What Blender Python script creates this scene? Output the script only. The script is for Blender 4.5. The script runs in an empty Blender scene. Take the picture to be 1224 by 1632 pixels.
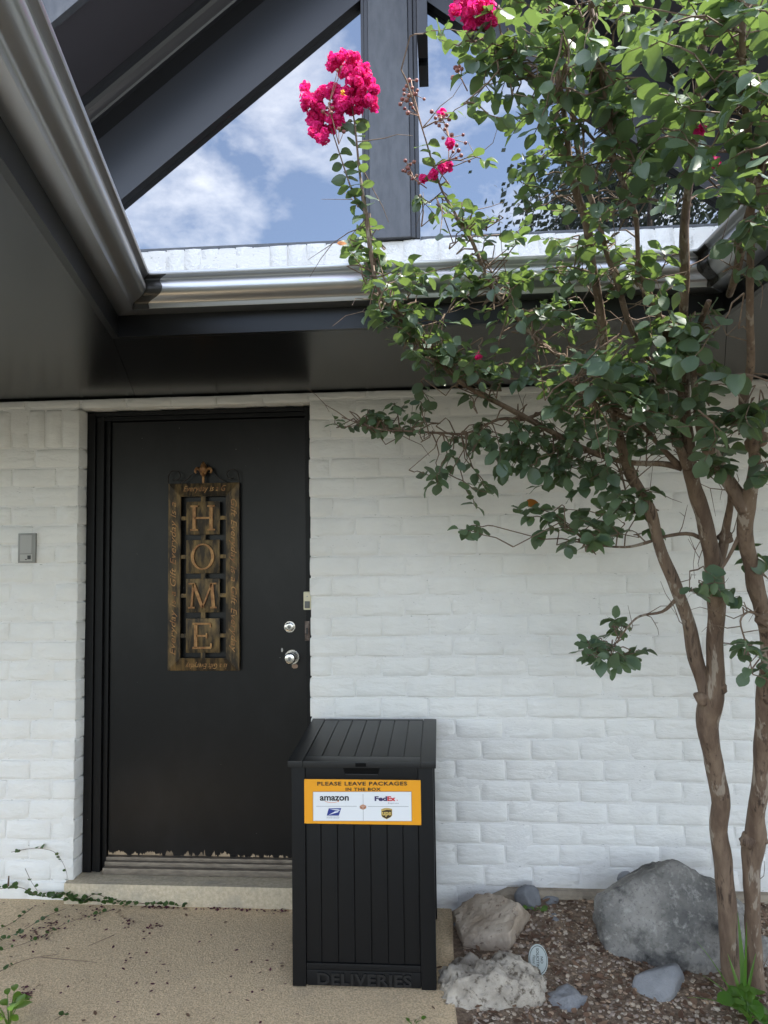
import bpy, bmesh, math, random
from mathutils import Vector, Matrix, noise
random.seed(7)
RAD = math.radians
scn = bpy.context.scene
COL = scn.collection

# ------------------------------------------------------------------ camera
CAM = Vector((0.5933, -3.3369, 1.5901)); FPX = 1173.49
yaw, pitch, roll = 0.075, 0.0608, -0.0129
_f = Vector((-math.sin(yaw)*math.cos(pitch), math.cos(yaw)*math.cos(pitch), math.sin(pitch)))
_r0 = Vector((math.cos(yaw), math.sin(yaw), 0)); _u0 = _r0.cross(_f)
_r = _r0*math.cos(roll)+_u0*math.sin(roll); _u = -_r0*math.sin(roll)+_u0*math.cos(roll)
cd = bpy.data.cameras.new('camera'); cam = bpy.data.objects.new('camera', cd); COL.objects.link(cam)
cd.sensor_fit = 'VERTICAL'; cd.sensor_height = 36; cd.lens = FPX/1632*36; cd.clip_start = .05; cd.clip_end = 2000
M = Matrix((_r, _u, -_f)).transposed().to_4x4(); M.translation = CAM; cam.matrix_world = M
scn.camera = cam

def ray(px, py): return _f+_r*((px-612)/FPX)-_u*((py-816)/FPX)
def at(px, py, Y):
    d = ray(px, py); return CAM+d*((Y-CAM.y)/d.y)
def atz(px, py, Z):
    d = ray(px, py); return CAM+d*((Z-CAM.z)/d.z)

# ------------------------------------------------------------------ light
SUN_EL, SUN_AZ = RAD(63), RAD(-9)      # azimuth measured from +X towards +Y
sd = Vector((math.cos(SUN_EL)*math.cos(SUN_AZ), math.cos(SUN_EL)*math.sin(SUN_AZ), math.sin(SUN_EL)))
ld = bpy.data.lights.new('sun', 'SUN'); ld.energy = 2.5; ld.angle = RAD(.6); ld.color = (1, .95, .87)
sun = bpy.data.objects.new('sun', ld); COL.objects.link(sun)
sun.rotation_euler = sd.to_track_quat('Z', 'Y').to_euler(); sun.location = (8, -4, 12)
w = bpy.data.worlds.new('World'); scn.world = w; w.use_nodes = True
nt = w.node_tree; nt.nodes.clear()
def N(t, typ, **k):
    n = t.nodes.new(typ)
    for a, b in k.items(): setattr(n, a, b)
    return n
out = N(nt, 'ShaderNodeOutputWorld'); bg = N(nt, 'ShaderNodeBackground'); sky = N(nt, 'ShaderNodeTexSky')
sky.sky_type = 'NISHITA'; sky.sun_disc = False; sky.sun_elevation = SUN_EL
sky.sun_rotation = math.atan2(sd.x, sd.y); sky.dust_density = .6; sky.ozone_density = 1.6
tc = N(nt, 'ShaderNodeTexCoord'); mp = N(nt, 'ShaderNodeMapping'); mp.inputs['Scale'].default_value = (1, 1, 1.7)
mp.inputs['Location'].default_value = (.31, .52, .1)
nz = N(nt, 'ShaderNodeTexNoise'); nz.inputs['Scale'].default_value = 4.2; nz.inputs['Detail'].default_value = 9; nz.inputs['Roughness'].default_value = .62
nz.inputs['Distortion'].default_value = .15
rp = N(nt, 'ShaderNodeValToRGB'); rp.color_ramp.elements[0].position = .45; rp.color_ramp.elements[1].position = .86; rp.color_ramp.elements[0].color = (.05, .05, .05, 1)
mx = N(nt, 'ShaderNodeMix', data_type='RGBA'); mx.inputs['B'].default_value = (12.2, 11.7, 11.2, 1)
L = nt.links.new
L(tc.outputs['Generated'], mp.inputs[0]); L(mp.outputs[0], nz.inputs['Vector']); L(nz.outputs['Fac'], rp.inputs[0])
L(rp.outputs[0], mx.inputs['Factor']); L(sky.outputs[0], mx.inputs['A']); L(mx.outputs['Result'], bg.inputs[0])
bg.inputs[1].default_value = .12; L(bg.outputs[0], out.inputs[0])
scn.view_settings.view_transform = 'Standard'; scn.view_settings.look = 'None'
scn.view_settings.exposure = 2.16; scn.view_settings.gamma = 1
scn.view_settings.use_curve_mapping = False

# ------------------------------------------------------------------ helpers
W = {}                       # world origin of every thing
def tag(o, label=None, cat=None, group=None, kind=None):
    if label: o['label'] = label
    if cat: o['category'] = cat
    if group: o['group'] = group
    if kind: o['kind'] = kind
    return o
def thing(name, label, cat, loc=(0, 0, 0), group=None):
    o = bpy.data.objects.new(name, None); COL.objects.link(o); o.location = loc; o.empty_display_size = .1
    W[o.name] = Vector(loc); return tag(o, label, cat, group)
def link(name, me, parent=None, loc=None, M=None):
    o = bpy.data.objects.new(name, me); COL.objects.link(o)
    if parent: o.parent = parent
    if M is not None:
        m = M.copy()
        if parent: m.translation = m.translation-W[parent.name]
        o.matrix_basis = m
    elif loc is not None:
        o.location = Vector(loc)-(W[parent.name] if parent else Vector())
    W[o.name] = W[parent.name] if parent and M is None and loc is None else Vector(loc if loc is not None else (0, 0, 0))
    return o
class MB:
    def __init__(s): s.v = []; s.f = []; s.mi = []
    def add(s, vs, fs, mi=0):
        b = len(s.v); s.v += [Vector(v) for v in vs]; s.f += [tuple(i+b for i in f) for f in fs]; s.mi += [mi]*len(fs); return s
    def box(s, a, b, mi=0, M=None):
        x0, y0, z0 = a; x1, y1, z1 = b
        vs = [Vector(p) for p in ((x0,y0,z0),(x1,y0,z0),(x1,y1,z0),(x0,y1,z0),(x0,y0,z1),(x1,y0,z1),(x1,y1,z1),(x0,y1,z1))]
        if M: vs = [M@v for v in vs]
        return s.add(vs, [(0,3,2,1),(4,5,6,7),(0,1,5,4),(1,2,6,5),(2,3,7,6),(3,0,4,7)], mi)
    def prism(s, poly, d, mi=0):          # poly: list of 3D points, extruded by vector d
        n = len(poly); d = Vector(d); p = [Vector(q) for q in poly]
        return s.add(p+[q+d for q in p], [tuple(range(n))[::-1], tuple(range(n, 2*n))]+[(i, (i+1) % n, (i+1) % n+n, i+n) for i in range(n)], mi)
    def tube(s, pts, rad, n=8, mi=0, rough=0, cap=True, seed=0):
        pts = [Vector(p) for p in pts]; m = len(pts)
        if not hasattr(rad, '__len__'): rad = [rad]*m
        t = (pts[1]-pts[0]).normalized(); ref = Vector((0, 1, 0)) if abs(t.y) < .9 else Vector((1, 0, 0))
        a = t.cross(ref).normalized(); vs = []
        for i in range(m):
            t = ((pts[min(i+1, m-1)])-(pts[max(i-1, 0)])).normalized()
            a = (a-t*a.dot(t)).normalized(); b = t.cross(a)
            for k in range(n):
                th = 2*math.pi*k/n; dr = a*math.cos(th)+b*math.sin(th); r = rad[i]
                if rough: r *= 1+rough*noise.noise(pts[i]*9+dr*.9+Vector((seed, 0, 0)))
                vs.append(pts[i]+dr*r)
        fs = [(i*n+k, i*n+(k+1) % n, (i+1)*n+(k+1) % n, (i+1)*n+k) for i in range(m-1) for k in range(n)]
        if cap: fs += [tuple(range(n))[::-1], tuple(range((m-1)*n, m*n))]
        return s.add(vs, fs, mi)
    def lathe(s, prof, c, axis, n=20, mi=0):  # prof: (radius, height) along axis from c
        axis = Vector(axis).normalized(); ref = Vector((0, 0, 1)) if abs(axis.z) < .9 else Vector((1, 0, 0))
        a = axis.cross(ref).normalized(); b = axis.cross(a); c = Vector(c); vs = []
        for r, h in prof:
            for k in range(n):
                th = 2*math.pi*k/n; vs.append(c+axis*h+(a*math.cos(th)+b*math.sin(th))*r)
        m = len(prof)
        fs = [(i*n+k, i*n+(k+1) % n, (i+1)*n+(k+1) % n, (i+1)*n+k) for i in range(m-1) for k in range(n)]
        fs += [tuple(range(n))[::-1], tuple(range((m-1)*n, m*n))]
        return s.add(vs, fs, mi)
    def mesh(s, name, mats, smooth=False, off=Vector(), bevel=0):
        me = bpy.data.meshes.new(name); me.from_pydata([tuple(v-off) for v in s.v], [], s.f)
        for m in (mats if isinstance(mats, (list, tuple)) else [mats]): me.materials.append(m)
        for p, k in zip(me.polygons, s.mi): p.material_index = k
        if bevel:
            bm = bmesh.new(); bm.from_mesh(me)
            es = [e for e in bm.edges if len(e.link_faces) == 2 and e.calc_face_angle(0) > .6]
            bmesh.ops.bevel(bm, geom=es, offset=bevel, segments=2, affect='EDGES', profile=.7)
            bmesh.ops.recalc_face_normals(bm, faces=bm.faces); bm.to_mesh(me); bm.free()
        else:
            bm = bmesh.new(); bm.from_mesh(me); bmesh.ops.recalc_face_normals(bm, faces=bm.faces); bm.to_mesh(me); bm.free()
        if smooth:
            for p in me.polygons: p.use_smooth = True
            if smooth != 'all': me.set_sharp_from_angle(angle=RAD(38))
        me.update(); return me
    def build(s, name, mats, parent=None, smooth=False, bevel=0):
        off = W[parent.name] if parent else Vector()
        return link(name, s.mesh(name, mats, smooth, off, bevel), parent)
def struct(o, label=None):
    o['kind'] = 'structure'
    if label: o['label'] = label
    return o
def smooth_path(pts, sub):        # Catmull-Rom through (point, radius)
    P = [p for p, r in pts]; Rr = [r for p, r in pts]; o = []; rr = []
    for i in range(len(P)-1):
        p0, p1, p2, p3 = P[max(i-1, 0)], P[i], P[i+1], P[min(i+2, len(P)-1)]
        for k in range(sub):
            t = k/sub
            o.append(.5*((2*p1)+(p2-p0)*t+(2*p0-5*p1+4*p2-p3)*t*t+(3*p1-p0-3*p2+p3)*t**3)); rr.append(Rr[i]+(Rr[i+1]-Rr[i])*t)
    o.append(P[-1]); rr.append(Rr[-1]); return o, rr
def text_mesh(txt, shear=0, bold=0, space=1, depth=0):
    cu = bpy.data.curves.new('lettering', 'FONT'); cu.body = txt; cu.size = 1; cu.shear = shear; cu.offset = bold
    cu.space_character = space; cu.resolution_u = 4; cu.extrude = depth
    o = bpy.data.objects.new('lettering', cu); COL.objects.link(o)
    me = bpy.data.meshes.new_from_object(o.evaluated_get(bpy.context.evaluated_depsgraph_get()))
    vs = [v.co.copy() for v in me.vertices]; fs = [tuple(p.vertices) for p in me.polygons]
    bpy.data.objects.remove(o); bpy.data.curves.remove(cu); bpy.data.meshes.remove(me)
    x0 = min(v.x for v in vs); x1 = max(v.x for v in vs); y0 = min(v.y for v in vs); y1 = max(v.y for v in vs)
    return [Vector(((v.x-x0)/(x1-x0), (v.y-y0)/(y1-y0), v.z)) for v in vs], fs
def put_text(mb, txt, fn, mi=0, dsc=1, **k):   # fn(u, v, d) -> point
    vs, fs = text_mesh(txt, **k); mb.add([fn(v.x, v.y, v.z*dsc) for v in vs], fs, mi)

# ------------------------------------------------------------------ materials
def mat(name, col, rough=.5, metal=0, spec=.5, var=None, vscale=8, vstretch=(1, 1, 1), bump=None, detail=5, vpos=(.35, .65)):
    """bump: list of (scale, stretch, strength, distance)"""
    m = bpy.data.materials.new(name); m.use_nodes = True; t = m.node_tree; b = t.nodes['Principled BSDF']
    b.inputs['Base Color'].default_value = (*col, 1); b.inputs['Roughness'].default_value = rough
    b.inputs['Metallic'].default_value = metal; b.inputs['Specular IOR Level'].default_value = spec
    g = N(t, 'ShaderNodeNewGeometry'); l = t.links.new
    def nse(scale, stretch, det=detail, ro=.6):
        mp = N(t, 'ShaderNodeMapping'); mp.inputs['Scale'].default_value = stretch
        n = N(t, 'ShaderNodeTexNoise'); n.inputs['Scale'].default_value = scale; n.inputs['Detail'].default_value = det; n.inputs['Roughness'].default_value = ro
        l(g.outputs['Position'], mp.inputs[0]); l(mp.outputs[0], n.inputs['Vector']); return n
    if var:
        n = nse(vscale, vstretch); r = N(t, 'ShaderNodeValToRGB'); r.color_ramp.elements[0].position = vpos[0]; r.color_ramp.elements[1].position = vpos[1]
        r.color_ramp.elements[0].color = (*col, 1); r.color_ramp.elements[1].color = (*var, 1)
        l(n.outputs['Fac'], r.inputs[0]); l(r.outputs[0], b.inputs['Base Color']); m['last'] = r.name
    prev = None
    for sc, st, strn, dist in (bump or []):
        n = nse(sc, st); bp = N(t, 'ShaderNodeBump'); bp.inputs['Strength'].default_value = strn; bp.inputs['Distance'].default_value = dist
        l(n.outputs['Fac'], bp.inputs['Height'])
        if prev: l(prev.outputs[0], bp.inputs['Normal'])
        prev = bp
    if prev: l(prev.outputs[0], b.inputs['Normal'])
    return m
def overlay(m, col, scale, stretch, lo, hi, det=4, zmask=None, rough=None):
    """lay a second colour over a material where a noise is high (chips, lichen, stains); zmask=(z at full, z at none)"""
    t = m.node_tree; b = t.nodes['Principled BSDF']; l = t.links.new
    g = N(t, 'ShaderNodeNewGeometry'); mp = N(t, 'ShaderNodeMapping'); mp.inputs['Scale'].default_value = stretch
    n = N(t, 'ShaderNodeTexNoise'); n.inputs['Scale'].default_value = scale; n.inputs['Detail'].default_value = det; n.inputs['Roughness'].default_value = .65
    l(g.outputs['Position'], mp.inputs[0]); l(mp.outputs[0], n.inputs['Vector'])
    h = n.outputs['Fac']
    if zmask:
        sx = N(t, 'ShaderNodeSeparateXYZ'); l(g.outputs['Position'], sx.inputs[0])
        mr = N(t, 'ShaderNodeMapRange'); mr.inputs[1].default_value = zmask[0]; mr.inputs[2].default_value = zmask[1]
        mr.inputs[3].default_value = .24; mr.inputs[4].default_value = -.5
        l(sx.outputs[2], mr.inputs[0]); ad = N(t, 'ShaderNodeMath', operation='ADD'); l(h, ad.inputs[0]); l(mr.outputs[0], ad.inputs[1]); h = ad.outputs[0]
    r = N(t, 'ShaderNodeMapRange'); r.inputs[1].default_value = lo; r.inputs[2].default_value = hi; l(h, r.inputs[0])
    mx = N(t, 'ShaderNodeMix', data_type='RGBA'); l(r.outputs[0], mx.inputs['Factor']); mx.inputs['B'].default_value = (*col, 1)
    ic = b.inputs['Base Color']
    if ic.is_linked: l(ic.links[0].from_socket, mx.inputs['A'])
    else: mx.inputs['A'].default_value = ic.default_value
    l(mx.outputs['Result'], ic)
    return m
H = (1, 1, 1)
PAINT = mat('white_masonry_paint', (.82, .805, .765), .42, var=(.77, .755, .715), vscale=5, spec=.45,
            bump=[(9, (1, 1, 2.6), .55, .018), (34, (1, 1, 2.0), .18, .006), (240, H, .22, .0012)])
overlay(PAINT, (.22, .2, .18), 75, (1, 1, 2.6), .71, .77, 6)
PAINT_R = mat('white_sill_paint', (.83, .82, .79), .5, bump=[(55, H, .9, .010), (200, H, .5, .002)])
MORTAR = mat('painted_mortar', (.78, .765, .73), .5, bump=[(70, (1, 1, 2), .5, .005)])
overlay(MORTAR, (.2, .19, .17), 42, (1, 1, 3), .62, .72, 6)
BLACK = mat('black_satin_paint', (.009, .009, .0095), .34, spec=.32, bump=[(220, H, .06, .0006), (9, H, .05, .004)])
SOFFIT = mat('black_soffit_paint', (.005, .005, .006), .25, spec=.42, bump=[(26, (1, 6, 1), .05, .002), (140, H, .05, .0006)])
overlay(SOFFIT, (.25, .25, .25), 130, H, .76, .8, 2)
RAKE = mat('dark_grey_trim_paint', (.02, .021, .024), .3, spec=.6, bump=[(40, (3, 1, .6), .06, .002)])
GSOF = mat('bounce_lit_soffit_paint', (.062, .058, .066), .33, spec=.6, bump=[(60, (1, 5, 1), .08, .001)])  # dark soffit lightened in colour for light bounced off the roof below
POST = mat('weathered_dark_trim_paint', (.055, .06, .068), .38, spec=.6, var=(.085, .09, .10), vscale=30, vstretch=(1, 1, .3), bump=[(30, (1, 1, 14), .25, .002)])
overlay(POST, (.3, .31, .33), 40, (6, 1, .7), .68, .82, 6)
DOORM = mat('black_door_paint', (.0045, .0045, .005), .34, spec=.28, bump=[(60, (3, 1, .25), .08, .0012)])
overlay(DOORM, (.42, .31, .2), 11, (3.2, 1, .5), .645, .658, 9, zmask=(.2, .30))
overlay(DOORM, (.012, .012, .0125), 3.5, (1, 1, .6), .45, .75, 8); overlay(DOORM, (.5, .5, .48), 62, (1.6, 1, .7), .765, .785, 3)
FRAMEM = mat('black_frame_paint', (.004, .004, .0045), .42, spec=.22, bump=[(80, (2, 2, .3), .12, .001)])
overlay(FRAMEM, (.45, .44, .42), 55, (2, 2, .5), .76, .79, 4)
GUT = mat('dark_bronze_gutter', (.52, .525, .535), .36, metal=.96, bump=[(5, (1, 1, 1), .04, .004)])
FLASH = mat('painted_flashing', (.62, .61, .58), .45, var=(.45, .43, .38), vscale=12)
ROOFM = mat('roof_shingle', (.09, .085, .08), .9, bump=[(90, H, .5, .004)])
STEEL = mat('satin_nickel', (.62, .6, .57), .25, metal=1)
DEEP = mat('latch_and_shade_black', (.0015, .0015, .0016), .6, spec=.12)  # black of the latch, and the shade painted into the handle recess
DARKM = mat('dark_recess', (.02, .02, .02), .5)
BRONZE = mat('antique_bronze', (.024, .017, .010), .42, metal=.55, var=(.19, .12, .045), vscale=11, vstretch=(3, 1, .8), bump=[(120, H, .3, .0015)], vpos=(.42, .72))
COPPER = mat('copper_letter', (.16, .068, .028), .38, metal=.6, var=(.34, .19, .075), vscale=30, bump=[(140, H, .2, .001)])
IRON = mat('black_iron', (.018, .014, .012), .45, metal=.4)
PLAST = mat('charcoal_resin', (.0052, .0053, .0058), .48, spec=.25, bump=[(55, (9, 9, .5), .12, .0012)])
PLASTL = mat('charcoal_resin_lid', (.009, .0092, .0098), .42, spec=.45, bump=[(70, (9, .6, 1), .14, .0012)])
CONC = mat('exposed_aggregate', (.74, .56, .345), .85, var=(.47, .345, .21), vscale=130, bump=[(170, H, .8, .006), (12, H, .3, .01)], vpos=(.38, .62))
overlay(CONC, (.72, .60, .42), 240, H, .60, .68, 2); overlay(CONC, (.34, .27, .19), 3.2, H, .54, .9, 6); overlay(CONC, (.16, .10, .06), 190, (1, 1.2, 1), .66, .72, 2)
STEP = mat('step_concrete', (.62, .52, .37), .8, var=(.46, .38, .26), vscale=60, bump=[(190, H, .7, .004), (30, H, .3, .004)])
overlay(STEP, (.33, .29, .23), 6, (1, 3, 1), .5, .75, 6)
FOOT = mat('footing_concrete', (.42, .35, .26), .85, var=(.26, .215, .16), vscale=14, bump=[(90, H, .6, .006)])
SOIL = mat('mulch_soil', (.13, .088, .058), .95, var=(.30, .215, .145), vscale=60, bump=[(90, H, 1, .012), (18, H, .5, .02)])
GRASSG = mat('darkened_ground_cover', (.035, .038, .024), .95, var=(.07, .065, .045), vscale=6)  # colour darkened in place of shade, to cut bounce and gutter reflections
def pebble_mat():
    m = mat('pebble', (.2, .15, .11), .8, bump=[(150, H, .3, .002)]); t = m.node_tree; b = t.nodes['Principled BSDF']
    g = N(t, 'ShaderNodeNewGeometry'); r = N(t, 'ShaderNodeValToRGB'); r.color_ramp.interpolation = 'CONSTANT'
    cols = [(.16, .095, .06), (.36, .25, .165), (.44, .35, .26), (.22, .165, .125), (.33, .26, .21), (.46, .385, .30)]
    while len(r.color_ramp.elements) < len(cols): r.color_ramp.elements.new(.5)
    for i, (e, c) in enumerate(zip(r.color_ramp.elements, cols)): e.position = i/len(cols); e.color = (*c, 1)
    t.links.new(g.outputs['Random Per Island'], r.inputs[0]); t.links.new(r.outputs[0], b.inputs['Base Color']); return m
PEB = pebble_mat()
def stone(name, a, b_, c=None, sc=9, lich=.55):
    m = mat(name, a, .9, var=b_, vscale=sc, detail=9, bump=[(16, H, .6, .02), (70, H, .7, .006), (260, H, .5, .0018)])
    if c: overlay(m, c, 34, H, lich, lich+.10, 9)
    return m
GRAN = stone('weathered_grey_stone', (.12, .115, .105), (.30, .28, .25), None, 5)
overlay(GRAN, (.36, .345, .31), 38, H, .52, .70, 9); overlay(GRAN, (.035, .034, .032), 7, H, .50, .66, 10); overlay(GRAN, (.09, .085, .08), 90, H, .56, .72, 6)
LIME = stone('pale_limestone', (.31, .235, .165), (.50, .41, .315), (.15, .10, .07), 8, .58)
LIME2 = stone('pitted_white_limestone', (.28, .24, .19), (.50, .44, .36), (.11, .085, .06), 14, .54)
SLATE = stone('blue_grey_stone', (.165, .168, .175), (.27, .27, .275), (.36, .36, .36), 6, .68)
BARK = mat('crape_bark', (.105, .065, .042), .75, var=(.215, .148, .098), vscale=22, vstretch=(1, 1, .22), bump=[(30, (1, 1, .2), .9, .012), (130, (1, 1, .3), .6, .003)])
overlay(BARK, (.29, .235, .18), 13, (1.3, 1.3, .30), .565, .60, 4); overlay(BARK, (.055, .032, .02), 16, (1.6, 1.6, .3), .60, .68, 5); overlay(BARK, (.05, .03, .02), 60, (1, 1, .10), .60, .68, 5)
TWIG = mat('twig_bark', (.12, .075, .05), .8, var=(.22, .16, .11), vscale=60)
def leaf_mat(name, lo, hi, tr, rough=.36, trf=.34):
    m = bpy.data.materials.new(name); m.use_nodes = True; t = m.node_tree; b = t.nodes['Principled BSDF']; l = t.links.new
    g = N(t, 'ShaderNodeNewGeometry'); oi = N(t, 'ShaderNodeObjectInfo'); ad = N(t, 'ShaderNodeMath', operation='ADD'); fr = N(t, 'ShaderNodeMath', operation='FRACT')
    l(g.outputs['Random Per Island'], ad.inputs[0]); l(oi.outputs['Random'], ad.inputs[1]); l(ad.outputs[0], fr.inputs[0])
    r = N(t, 'ShaderNodeValToRGB'); r.color_ramp.elements[0].color = (*lo, 1); r.color_ramp.elements[1].color = (*hi, 1); l(fr.outputs[0], r.inputs[0])
    nn = N(t, 'ShaderNodeTexNoise'); nn.inputs['Scale'].default_value = 60; l(g.outputs['Position'], nn.inputs['Vector'])
    mx = N(t, 'ShaderNodeMix', data_type='RGBA', blend_type='MULTIPLY'); mx.inputs['Factor'].default_value = .35; l(r.outputs[0], mx.inputs['A']); l(nn.outputs['Color'], mx.inputs['B'])
    l(r.outputs[0], b.inputs['Base Color']); b.inputs['Roughness'].default_value = rough; b.inputs['Specular IOR Level'].default_value = .55
    bp = N(t, 'ShaderNodeBump'); bp.inputs['Strength'].default_value = .2; bp.inputs['Distance'].default_value = .003; l(nn.outputs['Fac'], bp.inputs['Height']); l(bp.outputs[0], b.inputs['Normal'])
    tl = N(t, 'ShaderNodeBsdfTranslucent'); tl.inputs[0].default_value = (*tr, 1); ms = N(t, 'ShaderNodeMixShader'); ms.inputs[0].default_value = trf
    o = t.nodes['Material Output']; l(b.outputs[0], ms.inputs[1]); l(tl.outputs[0], ms.inputs[2]); l(ms.outputs[0], o.inputs['Surface']); return m
LEAF = leaf_mat('crape_leaf', (.064, .106, .078), (.118, .170, .105), (.21, .32, .065), .42, .32)
OLDLEAF = leaf_mat('orange_leaf', (.34, .12, .02), (.38, .15, .03), (.4, .15, .03))
VINE = leaf_mat('vine_leaf', (.03, .07, .025), (.06, .12, .03), (.12, .22, .03))
WEED = leaf_mat('weed_leaf', (.06, .15, .02), (.10, .20, .03), (.25, .42, .04))
OAKL = leaf_mat('oak_leaf', (.022, .035, .014), (.045, .06, .02), (.06, .09, .02), .5, .2)
DRY = leaf_mat('dry_leaf', (.09, .045, .025), (.22, .13, .08), (.2, .1, .05), .7, .15)
PETAL = leaf_mat('pink_petal', (.62, .004, .14), (.78, .025, .25), (.9, .03, .30), .7, .4)
DPETAL = leaf_mat('fallen_petal', (.05, .010, .02), (.11, .02, .04), (.2, .02, .06), .7, .1)
POD = mat('seed_pod', (.17, .035, .04), .5, var=(.32, .15, .10), vscale=70)
YEL = mat('yellow_stamen', (.8, .5, .05), .6)
FSTALK = mat('flower_stalk', (.28, .16, .10), .6)
ORANGE = mat('orange_print', (.86, .36, .015), .35); WHITEP = mat('white_print', (.80, .81, .82), .32); INK = mat('black_print', (.015, .015, .015), .4)
GREYP = mat('grey_print', (.22, .22, .24), .4); PURP = mat('dark_purple_print', (.035, .02, .10), .4); REDP = mat('red_print', (.62, .02, .03), .4)
NAVY = mat('navy_print', (.02, .04, .24), .4); BROWNP = mat('dark_brown_print', (.035, .02, .012), .4); GOLDP = mat('gold_print', (.62, .44, .13), .4)
SMILE = mat('orange_red_print', (.75, .22, .05), .4); BOXP = mat('carton_print', (.42, .19, .10), .5); BOXP2 = mat('carton_print_pale', (.55, .30, .19), .5)
GREYPL = mat('grey_metal_plate', (.24, .235, .22), .42, metal=.35, bump=[(80, H, .1, .001)]); GREYP2 = mat('pale_grey_plate', (.36, .35, .33), .45, metal=.2)
CREAM = mat('cream_plastic', (.72, .66, .46), .4); GREYBTN = mat('grey_button', (.13, .135, .13), .4)
PLAQ = mat('pale_plaque', (.34, .37, .345), .6, bump=[(120, H, .3, .001)]); PLAQT = mat('plaque_ink', (.06, .06, .055), .7)
ALU = mat('worn_threshold_metal', (.17, .14, .11), .5, metal=.5, var=(.27, .23, .18), vscale=20, vstretch=(1, 4, 4))
def glass_mat():
    m = bpy.data.materials.new('reflective_window_glass'); m.use_nodes = True; t = m.node_tree; b = t.nodes['Principled BSDF']
    b.inputs['Base Color'].default_value = (.01, .011, .013, 1); b.inputs['Roughness'].default_value = .02
    gl = N(t, 'ShaderNodeBsdfGlossy'); gl.inputs[0].default_value = (.86, .9, .96, 1); gl.inputs['Roughness'].default_value = .006
    n = N(t, 'ShaderNodeTexNoise'); n.inputs['Scale'].default_value = 1.1; n.inputs['Detail'].default_value = 1; bp = N(t, 'ShaderNodeBump'); bp.inputs['Strength'].default_value = .04; bp.inputs['Distance'].default_value = .02
    g = N(t, 'ShaderNodeNewGeometry'); t.links.new(g.outputs['Position'], n.inputs['Vector']); t.links.new(n.outputs['Fac'], bp.inputs['Height']); t.links.new(bp.outputs[0], gl.inputs['Normal'])
    ms = N(t, 'ShaderNodeMixShader'); ms.inputs[0].default_value = .25
    t.links.new(b.outputs[0], ms.inputs[1]); t.links.new(gl.outputs[0], ms.inputs[2]); t.links.new(ms.outputs[0], t.nodes['Material Output'].inputs['Surface']); return m
GLASS = glass_mat()

# ------------------------------------------------------------------ ground
def walk_z(y): return .047+.047*max(y, -1.0)
g = MB(); g.add([(-400, -400, -.06), (400, -400, -.06), (400, 400, -.06), (-400, 400, -.06)], [(0, 1, 2, 3)])
struct(g.build('ground', GRASSG))
def sheet(x0, x1, y0, y1, nx, ny, fz):
    s = MB(); vs = [(x0+(x1-x0)*i/nx, y0+(y1-y0)*j/ny) for j in range(ny+1) for i in range(nx+1)]
    s.add([fz(x, y) for x, y in vs], [(j*(nx+1)+i, j*(nx+1)+i+1, (j+1)*(nx+1)+i+1, (j+1)*(nx+1)+i) for j in range(ny) for i in range(nx)]); return s
def edge_x(y): return .628+.02*noise.noise(Vector((3, y*5, 0)))+.03*min(1, max(0, (-y-.1)/.5))*.3
def wz(x, y):
    e = edge_x(y); xx = min(x, e); drop = 0 if x < e else -.05
    return (xx, y, walk_z(y)+.003*noise.noise(Vector((x*4, y*4, 0)))+drop)
s = sheet(-2.4, .72, -1.5, .06, 60, 45, wz)
struct(s.build('walkway', CONC, smooth='all'))
def soil_z(x, y):
    t = max(0, min(1, (x-.62)/.35)); b = .022+.10*max(0, min(1, (y+.62)/.62))
    return walk_z(y)-.012+(b-walk_z(y)+.012)*t+.012*noise.noise(Vector((x*7, y*7, 2)))+.006*noise.noise(Vector((x*23, y*23, 5)))
s = sheet(.58, 4.2, -3.6, .04, 110, 110, lambda x, y: (x, y, soil_z(x, y)))
struct(s.build('planting_bed', SOIL, smooth='all'))
# doorstep
st = MB(); st.box((-1.128, -.034, .02), (.02, .16, .136))
do = st.build('doorstep', STEP, bevel=.006, smooth=True); tag(do, 'pale concrete doorstep under the black front door', 'doorstep')
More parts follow.
